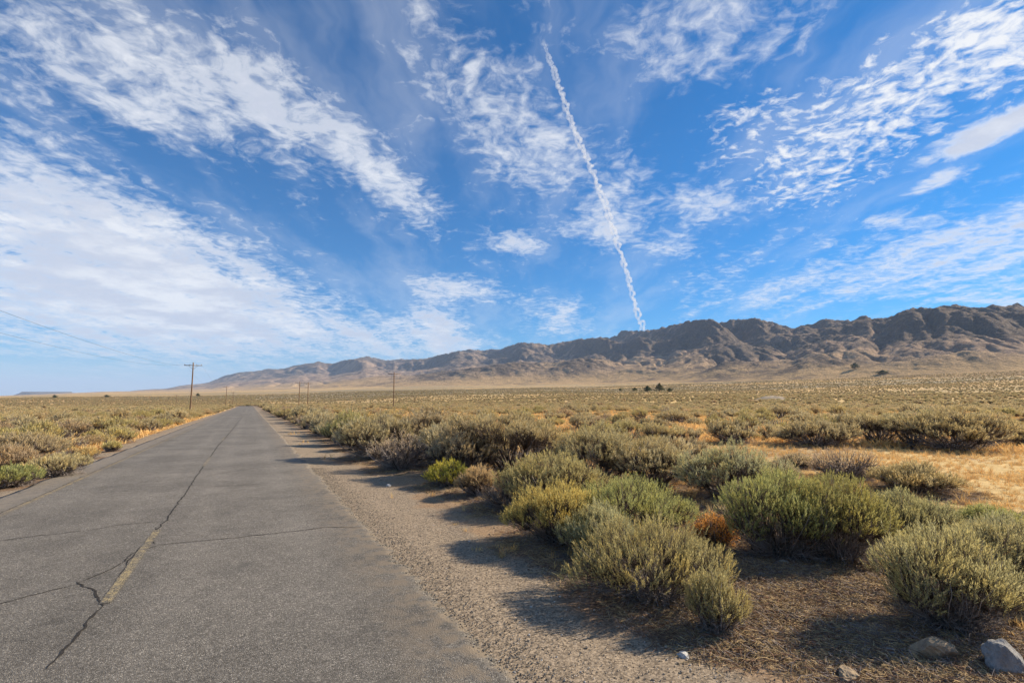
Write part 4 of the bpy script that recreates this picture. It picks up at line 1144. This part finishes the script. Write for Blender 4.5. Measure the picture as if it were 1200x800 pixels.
M_PEB = plain_material('gravel_stone', (.34, .28, .215), .3, 3, island=False)
def pebble_material():
    m, t, out = material('mixed_gravel'); r_ = t.node('ShaderNodeObjectInfo').outputs['Random']
    principled(t, out, t.cramp(r_, [(0, (.13, .105, .08)), (.4, (.27, .215, .16)), (.75, (.38, .31, .23)), (.93, (.50, .44, .36)), (1, (.62, .58, .52))]), .9, spec=.2); return m
M_GRAVEL = pebble_material()
def chip_material():
    m, t, out = material('asphalt_crumb'); r_ = t.node('ShaderNodeObjectInfo').outputs['Random']
    principled(t, out, t.cramp(r_, [(0, (.12, .10, .08)), (.5, (.21, .18, .14)), (1, (.34, .29, .23))]), .9, spec=.2); return m
M_CHIP = chip_material()
rg = np.random.default_rng(99)


def around(n, r0, r1, amin=-52, amax=52, power=1.0):
    u = rg.random(n); r = (r0 ** power + (r1 ** power - r0 ** power) * u) ** (1 / power); a = np.radians(amin + (amax - amin) * rg.random(n))
    return np.stack([r * np.sin(a), r * np.cos(a)], 1)


# gravel of the shoulders and the loose stones on the dirt
p = around(150000, 2.3, 16, power=.7); s, t = st(p[:, 0], p[:, 1]); right = t - T_RIGHT; left = T_LEFT - t
n_ = fbm(p[:, 0] * .8, p[:, 1] * .8, 3, 41)
pr = np.where(right > -.02, np.where(right < 1.9 + .5 * n_, .75, .22), 0) + np.where(left > 0, np.where(left < 1.1, .7, .12), 0) + np.where((right <= -.02) & (left <= 0), .012, 0)
p = p[rg.random(len(p)) < pr]; extra = np.concatenate([np.array(hit(*q))[None] + rg.normal(size=(26, 2)) * .16 for q in ((1092, 770), (1175, 790), (995, 794), (801, 768), (1040, 760))]); p = np.concatenate([extra, p]); s, t = st(p[:, 0], p[:, 1]); on = (t < T_RIGHT) & (t > T_LEFT)
sz = .0025 + .008 * rg.random(len(p)) ** 3.0; sz = np.where(on, sz * .5, sz)
big = rg.random(len(p)) < .012; sz = np.where(big & ~on, sz + .016 * rg.random(len(p)), sz); sz[:len(extra)] = .004 + .016 * rg.random(len(extra)) ** 1.6
scatter('gravel', p, rg.random(len(p)) * 6.28, sz[:, None] * (.7 + .6 * rg.random((len(p), 3))), rg.integers(0, 4, len(p)), [pebble(700 + k, M_GRAVEL) for k in range(4)], 'loose gravel strewn over the road shoulders and dirt', 'gravel', 0.001)
# crumbled asphalt along the broken right edge
n = 22000; ss = 1.2 + 16 * rg.random(n) ** 1.5; tt_ = T_RIGHT + .10 + rg.normal(size=n) * .24 + .08 * fbm(ss * .9, ss * 0, 3, 5)
p = np.stack([ss * ROAD_D[0] + tt_ * ROAD_N[0], ss * ROAD_D[1] + tt_ * ROAD_N[1]], 1)
sz = .003 + .011 * rg.random(n) ** 2.6
scatter('asphalt_crumbs', p, rg.random(n) * 6.28, sz[:, None] * (.7 + .6 * rg.random((n, 3))), rg.integers(0, 4, n), [pebble(710 + k, M_CHIP) for k in range(4)], 'broken crumbs of asphalt along the ragged right edge of the road', 'asphalt crumbs', 0.004)
# dry golden grass between the shrubs
p = around(60000, 5.0, 55, power=1.2); s, t = st(p[:, 0], p[:, 1]); right = t - T_RIGHT; left = T_LEFT - t; r = np.hypot(p[:, 0], p[:, 1])
g = fbm(p[:, 0] / 3, p[:, 1] / 3, 3, 44) + .5 * fbm(p[:, 0] * 1.1, p[:, 1] * 1.1, 2, 45)
pr = np.where(right > 0, .05 * sstep(.2, .8, right) * (g > .25) + sstep(2.6, 6.0, right + g) * (.35 + .65 * sstep(-.3, .4, g)) * sstep(4.5, 11, r), sstep(.7, 1.3, left + .3 * g) * .9)
p = p[rg.random(len(p)) < pr]; n = len(p)
sc = (.55 + .75 * rg.random((n, 1))) * np.array([[1, 1, 1.0]])
scatter('dry_grass', p, rg.random(n) * 6.28, sc, rg.integers(0, 4, n), [tuft(720 + k, (34, 24, 44, 18)[k], (.11, .16, .08, .20)[k], .006, (.10, .07, .16, .05)[k]) for k in range(4)], 'dry golden grass tufts between the shrubs and along the left road edge', 'dry grass', -.01)
pg_ = around(60000, 26, 150, power=1.3); s, t = st(pg_[:, 0], pg_[:, 1]); g = fbm(pg_[:, 0] / 7, pg_[:, 1] / 7, 3, 47)
pg_ = pg_[((t > T_RIGHT + 5) | (t < T_LEFT - 1.0)) & (rg.random(len(t)) < .30 + .7 * sstep(-.3, .3, g))]; n = len(pg_)
scatter('far_dry_grass', pg_, rg.random(n) * 6.28, (1.5 + 1.2 * rg.random((n, 1))) * np.array([[1.5, 1.5, 1.0]]), rg.integers(0, 2, n), [tuft(726, 16, (.13), .016, .12), tuft(727, 14, (.17), .018, .10)], 'dry golden grass farther out between the sagebrush', 'dry grass', -.01)
# twig litter under and round the shrubs and over the bank at the lower right
pl = placed[(np.hypot(placed[:, 0], placed[:, 1]) < 26)]
c = pl[rg.integers(0, len(pl), 16000)]; a = rg.random(16000) * 6.28; q = (c[:, 2] + .25) * np.sqrt(rg.random(16000)) * 1.15
p1 = c[:, :2] + np.stack([np.cos(a) * q, np.sin(a) * q], 1)
p2 = around(26000, 3, 12, 8, 52, .9); s, t = st(p2[:, 0], p2[:, 1]); p2 = p2[(t > T_RIGHT + 1.9 + .5 * rg.random(len(t)))]
p = np.concatenate([p1, p2]); s, t = st(p[:, 0], p[:, 1]); p = p[(t > T_RIGHT + 1.4) | (t < T_LEFT - .9)]; n = len(p)
M_TW2 = plain_material('brown_twig', (.22, .13, .08), .4, 30, island=True); M_TW3 = plain_material('straw_bit', (.50, .36, .19), .3, 30, island=True)
scatter('twig_litter', p, rg.random(n) * 6.28, (.7 + .7 * rg.random((n, 1))) * np.ones((1, 3)), rg.choice([0, 1, 2, 2, 3], n), [twig_bits(730, 16, .16, M_DEAD), twig_bits(731, 18, .18, M_TW2), twig_bits(732, 14, .14, M_TW3), twig_bits(733, 14, .2, M_TW3)], 'brown twig and straw litter lying under the shrubs', 'litter', .002)


# ------------------------------------------------------------------ things farther off
def hit_far(px, py):
    a, e = pix_azel(px, py); r = np.geomspace(30, 6000, 3000); z = zg(r * math.sin(a), r * math.cos(a)); k = (z - EYE) / r
    i = int(np.argmax(k >= math.tan(e))) if (k >= math.tan(e)).any() else len(r) - 1
    return r[i] * math.sin(a), r[i] * math.cos(a), float(z[i])


def box(bx_, c, s, rot=None):
    v = np.array([[i, j, k] for i in (-.5, .5) for j in (-.5, .5) for k in (-.5, .5)]) * np.array(s)
    if rot is not None: v = v @ np.array(Matrix.Rotation(rot, 3, 'Y')).T
    f = np.array([[0, 1, 3, 2], [4, 6, 7, 5], [0, 4, 5, 1], [2, 3, 7, 6], [0, 2, 6, 4], [1, 5, 7, 3]]); bx_.append((v + np.array(c), f))


M_POLE = plain_material('weathered_pole_wood', (.20, .125, .075), .3, 3, .9); M_ARM = plain_material('grey_crossarm_wood', (.19, .165, .145), .3, 4); M_CER = plain_material('insulator_glaze', (.30, .25, .22), .1, 4, .3); M_WIRE = plain_material('wire', (.10, .10, .10), .1, 2, .5)
HP = 9.8


def pole_parts():
    k = np.linspace(0, 1, 9); path = np.stack([.03 * np.sin(k * 3), .02 * np.sin(k * 5), k * (HP + .6) - .6], 1)[None]
    v, f = tubes(path, (.145 - .045 * k)[None], 12); n = len(v); cap = np.arange(n - 12, n)
    pole = new_mesh('pole', v, [f, np.array([[cap[0], cap[i], cap[i + 1]] for i in range(1, 11)])], M_POLE, True)
    b = []; box(b, (0, .16, HP - .55), (3.0, .10, .13)); v, f, _ = merge(b); arm = new_mesh('crossarm', v, f, M_ARM)
    braces = []
    for sgn in (-1, 1):
        b = []; box(b, (sgn * .42, .14, HP - .93), (.95, .03, .05), sgn * -.86 * -1 if False else -sgn * .75); v, f, _ = merge(b); braces.append(new_mesh('brace', v, f, M_ARM))
    z = np.array([0, .05, .06, .11, .12, .18, .19]); rr = np.array([.02, .02, .055, .055, .04, .04, .012])
    v, f = tubes(np.stack([z * 0, z * 0, z], 1)[None], rr[None], 10); ins = new_mesh('insulator', v, f, M_CER, True)
    return pole, arm, braces, ins


PP = pole_parts(); road_ang = math.atan2(ROAD_D[0], ROAD_D[1])
def utility_pole(x, y, z, lab, rz, grp):
    root = empty('utility_pole', lab, 'utility pole', (x, y, z), rz, grp)
    link('pole', PP[0], root); link('crossarm', PP[1], root)
    for m in PP[2]: link('brace', m, root)
    for q in (-1.40, -.55, .55, 1.40): link('insulator', PP[3], root, (q, .16, HP - .485))
    return root


def pole_at(px, hpx, lab, grp):
    d = 9.0 * FPX / hpx; x = (px - 600) / FPX * d; y = d; z = float(zg(x, y)); return x, y, z, lab, grp
PL = [pole_at(226, 54.5, 'nearest wooden utility pole left of the road, crossarm clear against the sky', 'utility poles left of the road'),
      pole_at(267, 22, 'second wooden utility pole left of the road, small below the skyline', 'utility poles left of the road'),
      pole_at(275, 15, 'farthest tiny utility pole left of the road, near where the road vanishes', 'utility poles left of the road'),
      pole_at(209, 13, 'tiny distant pole far out on the flat, left of the nearest pole', 'utility poles left of the road'),
      pole_at(352, 29, 'wooden utility pole just right of the road end, left one of a close pair', 'utility poles right of the road'),
      pole_at(362, 28, 'wooden utility pole just right of the road end, right one of a close pair', 'utility poles right of the road'),
      pole_at(462, 40, 'lone brown utility pole in front of the mountain, right of the close pair', 'utility poles right of the road')]
for i, (x, y, z, lab, grp) in enumerate(PL): utility_pole(x, y, z, lab, -road_ang if i < 4 else .25, grp)


def wire(p0, p1, sag, lab):
    k = np.linspace(0, 1, 60)[:, None]; path = np.array(p0) * (1 - k) + np.array(p1) * k; path[:, 2] -= 4 * sag * (k * (1 - k))[:, 0]
    v, f = tubes(path[None], np.full((1, 60), .006), 5); o = link('power_line', new_mesh('power_line', v, f, M_WIRE, True)); o['label'] = lab; o['category'] = 'power line'; o['group'] = 'wires on the left pole line'


A_, B_ = np.array(PL[0][:3]), np.array(PL[1][:3]); dirl = np.array([ROAD_D[0], ROAD_D[1], 0]); nl = np.array([ROAD_N[0], ROAD_N[1], 0]); Z0 = A_ - dirl * 163
for q, w1, w2 in ((-1.4, 'outer thin wire sagging from the left picture edge to the nearest pole', 'outer thin wire between the nearest and the second left pole'), (1.4, 'road-side thin wire sagging from the left picture edge to the nearest pole', 'road-side thin wire between the nearest and the second left pole')):
    up_ = np.array([0, 0, HP - .30]); wire(Z0 + nl * q + up_, A_ + nl * q + up_, 3.2, w1); wire(A_ + nl * q + up_, B_ + nl * q + up_, 3.0, w2)
utility_pole(Z0[0], Z0[1], float(zg(Z0[0], Z0[1])), 'utility pole behind the camera carrying the wires at the left', -road_ang, 'utility poles left of the road')


# dark trees out on the flats
M_JUN = foliage_material('juniper_leaf', False, [(0, (.060, .085, .035)), (.5, (.085, .11, .045)), (1, (.07, .085, .045))], .15, 1.0)
def far_tree_parts(seed, pointed):
    rg_ = np.random.default_rng(seed); n = 900; lb = []
    for i in range(14):
        hh = (i + .5) / 14; wid = (.48 * (1 - hh) ** .8 + .06) if pointed else .42 * math.sin(math.pi * min(1, .18 + .8 * hh)); a = rg_.random() * 6.28
        lb.append((math.cos(a) * wid * .55, math.sin(a) * wid * .55, .16 + .78 * hh, wid * .62, wid * .62, .11))
    lb = np.array(lb); k = rg_.integers(0, 14, n); nr = norm(rg_.normal(size=(n, 3))); tips = lb[k, :3] + nr * lb[k, 3:] * (.6 + .4 * rg_.random((n, 1)))
    V, Fq, A = sprig_field(rg_, tips, norm(nr + np.array([0, 0, .6])), .06, 5, .06, .020, .6)
    crown = new_mesh('crown', V, Fq, M_JUN, False, {'tip': A})
    path = np.stack([np.zeros(5), np.zeros(5), np.linspace(-.03, .85, 5)], 1)[None]; lim = bezier(np.tile([[0, 0, .15]], (7, 1)) + np.linspace(0, .5, 7)[:, None] * np.array([[0, 0, 1.]]), lb[:7, :3] * np.array([.6, .6, 1]), lb[:7, :3] + 0, 4)
    v, f, _ = merge([tubes(path, np.linspace(.035, .008, 5)[None], 7), tubes(lim, np.full((7, 4), .010), 4)]); return crown, new_mesh('trunk', v, f, M_BARK)
TREES = [far_tree_parts(1, True), far_tree_parts(2, False), far_tree_parts(3, False)]
def far_tree(x, y, z, h, wd, k, lab, grp=None):
    root = empty('juniper_tree', lab, 'tree', (x, y, z), .7 * k, grp, (wd, wd, h)); link('crown', TREES[k][0], root); link('trunk', TREES[k][1], root)
for (px, by, hp, wp, k, lab) in [(773, 459, 10, 12, 0, 'pointed dark green tree, tallest of the cluster out on the flat below the mountain'), (759, 459, 7, 13, 1, 'round dark green tree left of the pointed one on the flat'),
                               (785, 459, 4.5, 8, 2, 'low dark green tree right of the pointed one on the flat'), (744, 458, 4, 9, 1, 'small grey-green tree in the left part of the cluster on the flat'), (727, 458, 3.5, 5, 2, 'smallest dark tree, left end of the cluster on the flat'),
                               (64, 466.5, 4, 7, 1, 'lone dark round tree on the left horizon below the mesa'), (232, 464.5, 4, 6, 2, 'dark tree on the far flat just behind the nearest pole'), (125, 465.5, 3, 9, 1, 'low dark clump of tree on the left horizon')]:
    x, y, z = hit_far(px, by); r = math.hypot(x, y)
    if r > 3500: x, y = x * 3500 / r, y * 3500 / r; z = float(zg(x, y))
    far_tree(x, y, z, hp / FPX * y, wp / FPX * y, k, lab, 'dark trees out on the flats')
# two on the foothill at the right
azs = np.arctan2(mv[:, 0], mv[:, 1]); cc, sn = math.cos(PITCH), math.sin(PITCH); dp = mv[:, 1] * cc + (mv[:, 2] - EYE) * sn
pxs = 600 + FPX * mv[:, 0] / dp; pys = 400 - FPX * (-mv[:, 1] * sn + (mv[:, 2] - EYE) * cc) / dp
for (px, py, hp, wp, k, lab) in [(1003, 432, 7, 12, 1, 'dark green tree on the crest of the low foothill at the right'), (1033, 438, 5, 16, 2, 'dark grey-green tree clump in the hollow behind the low foothill at the right')]:
    i = int(np.argmin((pxs - px) ** 2 + (pys - py) ** 2 * 4 + mv[:, 1] * .0005)); x, y, z = mv[i]; far_tree(x, y, z - .5, hp / FPX * y, wp / FPX * y, k, lab, 'trees on the right foothill')

# pale gravel mound out on the flat
def mound():
    x, y, z = hit_far(908, 468.0); L = 54 / FPX * y; H = 5.0 / FPX * y; nx, ny = 60, 30
    u, v = np.meshgrid(np.linspace(-1, 1, nx), np.linspace(-1, 1, ny), indexing='ij'); rr = np.sqrt((u + .12 * v) ** 2 + v ** 2)
    X = u * L * .55; Y = v * L * .3; base = zg(X + x, Y + y) - z; prof = sstep(1.0, .15, rr) * (1.0 - .45 * sstep(-.4, .9, u)) * (1 + .25 * fbm(u * 3, v * 3, 3, 81))
    Z = base + H * prof - .25; ii = np.arange(nx * ny).reshape(nx, ny); F = np.stack([ii[:-1, :-1], ii[1:, :-1], ii[1:, 1:], ii[:-1, 1:]], -1).reshape(-1, 4)
    o = link('gravel_mound', new_mesh('gravel_mound', np.stack([X, Y, Z], -1).reshape(-1, 3), F, rock_material('pale_gravel', (.52, .41, .28), (.42, .32, .21)), True), loc=(x, y, z))
    o['label'] = 'pale tan bare mound of gravel out on the flat below the right foothills'; o['category'] = 'mound'
mound()

# ------------------------------------------------------------------ contrail: two twisting strands of vapour high above the range
def contrail():
    cp = [(637, 50), (655, 100), (672, 150), (690, 190), (708, 235), (722, 280), (735, 320), (745, 360), (755, 388)]
    n = 420; u = np.linspace(0, 1, n); k = np.linspace(0, 1, len(cp)); px = np.interp(u, k, [c[0] for c in cp]); py = np.interp(u, k, [c[1] for c in cp])
    px = np.convolve(np.pad(px, 12, mode='reflect', reflect_type='odd'), np.ones(25) / 25, 'valid'); py = np.convolve(np.pad(py, 12, mode='reflect', reflect_type='odd'), np.ones(25) / 25, 'valid')
    dist = 13000 + 17000 * u ** 1.3; C = np.array([pix_ray(a, b) * q for a, b, q in zip(px, py, dist)]) + CAMV
    unit = dist / FPX; parts = []
    cum = np.cumsum(np.concatenate([[0], np.hypot(np.diff(px), np.diff(py))]))
    tang = norm(np.gradient(C, axis=0)); sd = norm(np.cross(tang, C - CAMV)); up_ = np.cross(sd, tang)
    for q in (0, 1):
        ph = cum * .16 + q * math.pi + 3.5 * fbm(cum / 14, cum * 0, 3, 7); wide_ = 2.3 + 1.0 * pn(cum / 30, cum * 0 + 5, 9); wide_ *= sstep(-20, 60, cum) * (.95 + .10 * u)
        path = C + (sd * np.cos(ph)[:, None] * wide_[:, None] + up_ * np.sin(ph)[:, None] * wide_[:, None]) * unit[:, None]
        path += sd * (2.2 * fbm(cum / 13, cum * 0 + q, 3, 400))[:, None] * unit[:, None]
        rad = (1.9 + 2.4 * fbm(cum / 2.6, cum * 0 + q * 9, 3, 410 + q)) * (1.05 - .30 * u) * unit; rad = np.maximum(rad, .35 * unit) * sstep(-8, 25, cum)
        parts.append(tubes(path[None], rad[None], 9))
    m, t, out = material('vapour')
    pv = t.node('ShaderNodeVolumePrincipled'); pv.inputs['Color'].default_value = (1, 1, 1, 1); pv.inputs['Density'].default_value = .0034; pv.inputs['Anisotropy'].default_value = .0
    t.l.new(pv.outputs[0], out.inputs['Volume']); v, f, _ = merge(parts)
    o = link('contrail', new_mesh('contrail', v, f, m, True)); o['label'] = 'long thin twisting white contrail rising from behind the mountain crest'; o['category'] = 'contrail'
contrail()


# ------------------------------------------------------------------ the air
def haze():
    X0, X1, Y0, Y1, Z0_, Z1_ = -62000, 62000, -61000, 62000, -60, 1900
    v = np.array([[x, y, z] for x in (X0, X1) for y in (Y0, Y1) for z in (Z0_, Z1_)], float)
    f = np.array([[0, 1, 3, 2], [4, 6, 7, 5], [0, 4, 5, 1], [2, 3, 7, 6], [0, 2, 6, 4], [1, 5, 7, 3]])
    m, t, out = material('haze'); pv = t.node('ShaderNodeVolumePrincipled'); pv.inputs['Color'].default_value = (.52, .70, 1, 1); pv.inputs['Density'].default_value = 3.4e-5
    t.l.new(pv.outputs[0], out.inputs['Volume']); link('haze', new_mesh('haze', v, f, m), kind='stuff')
haze()
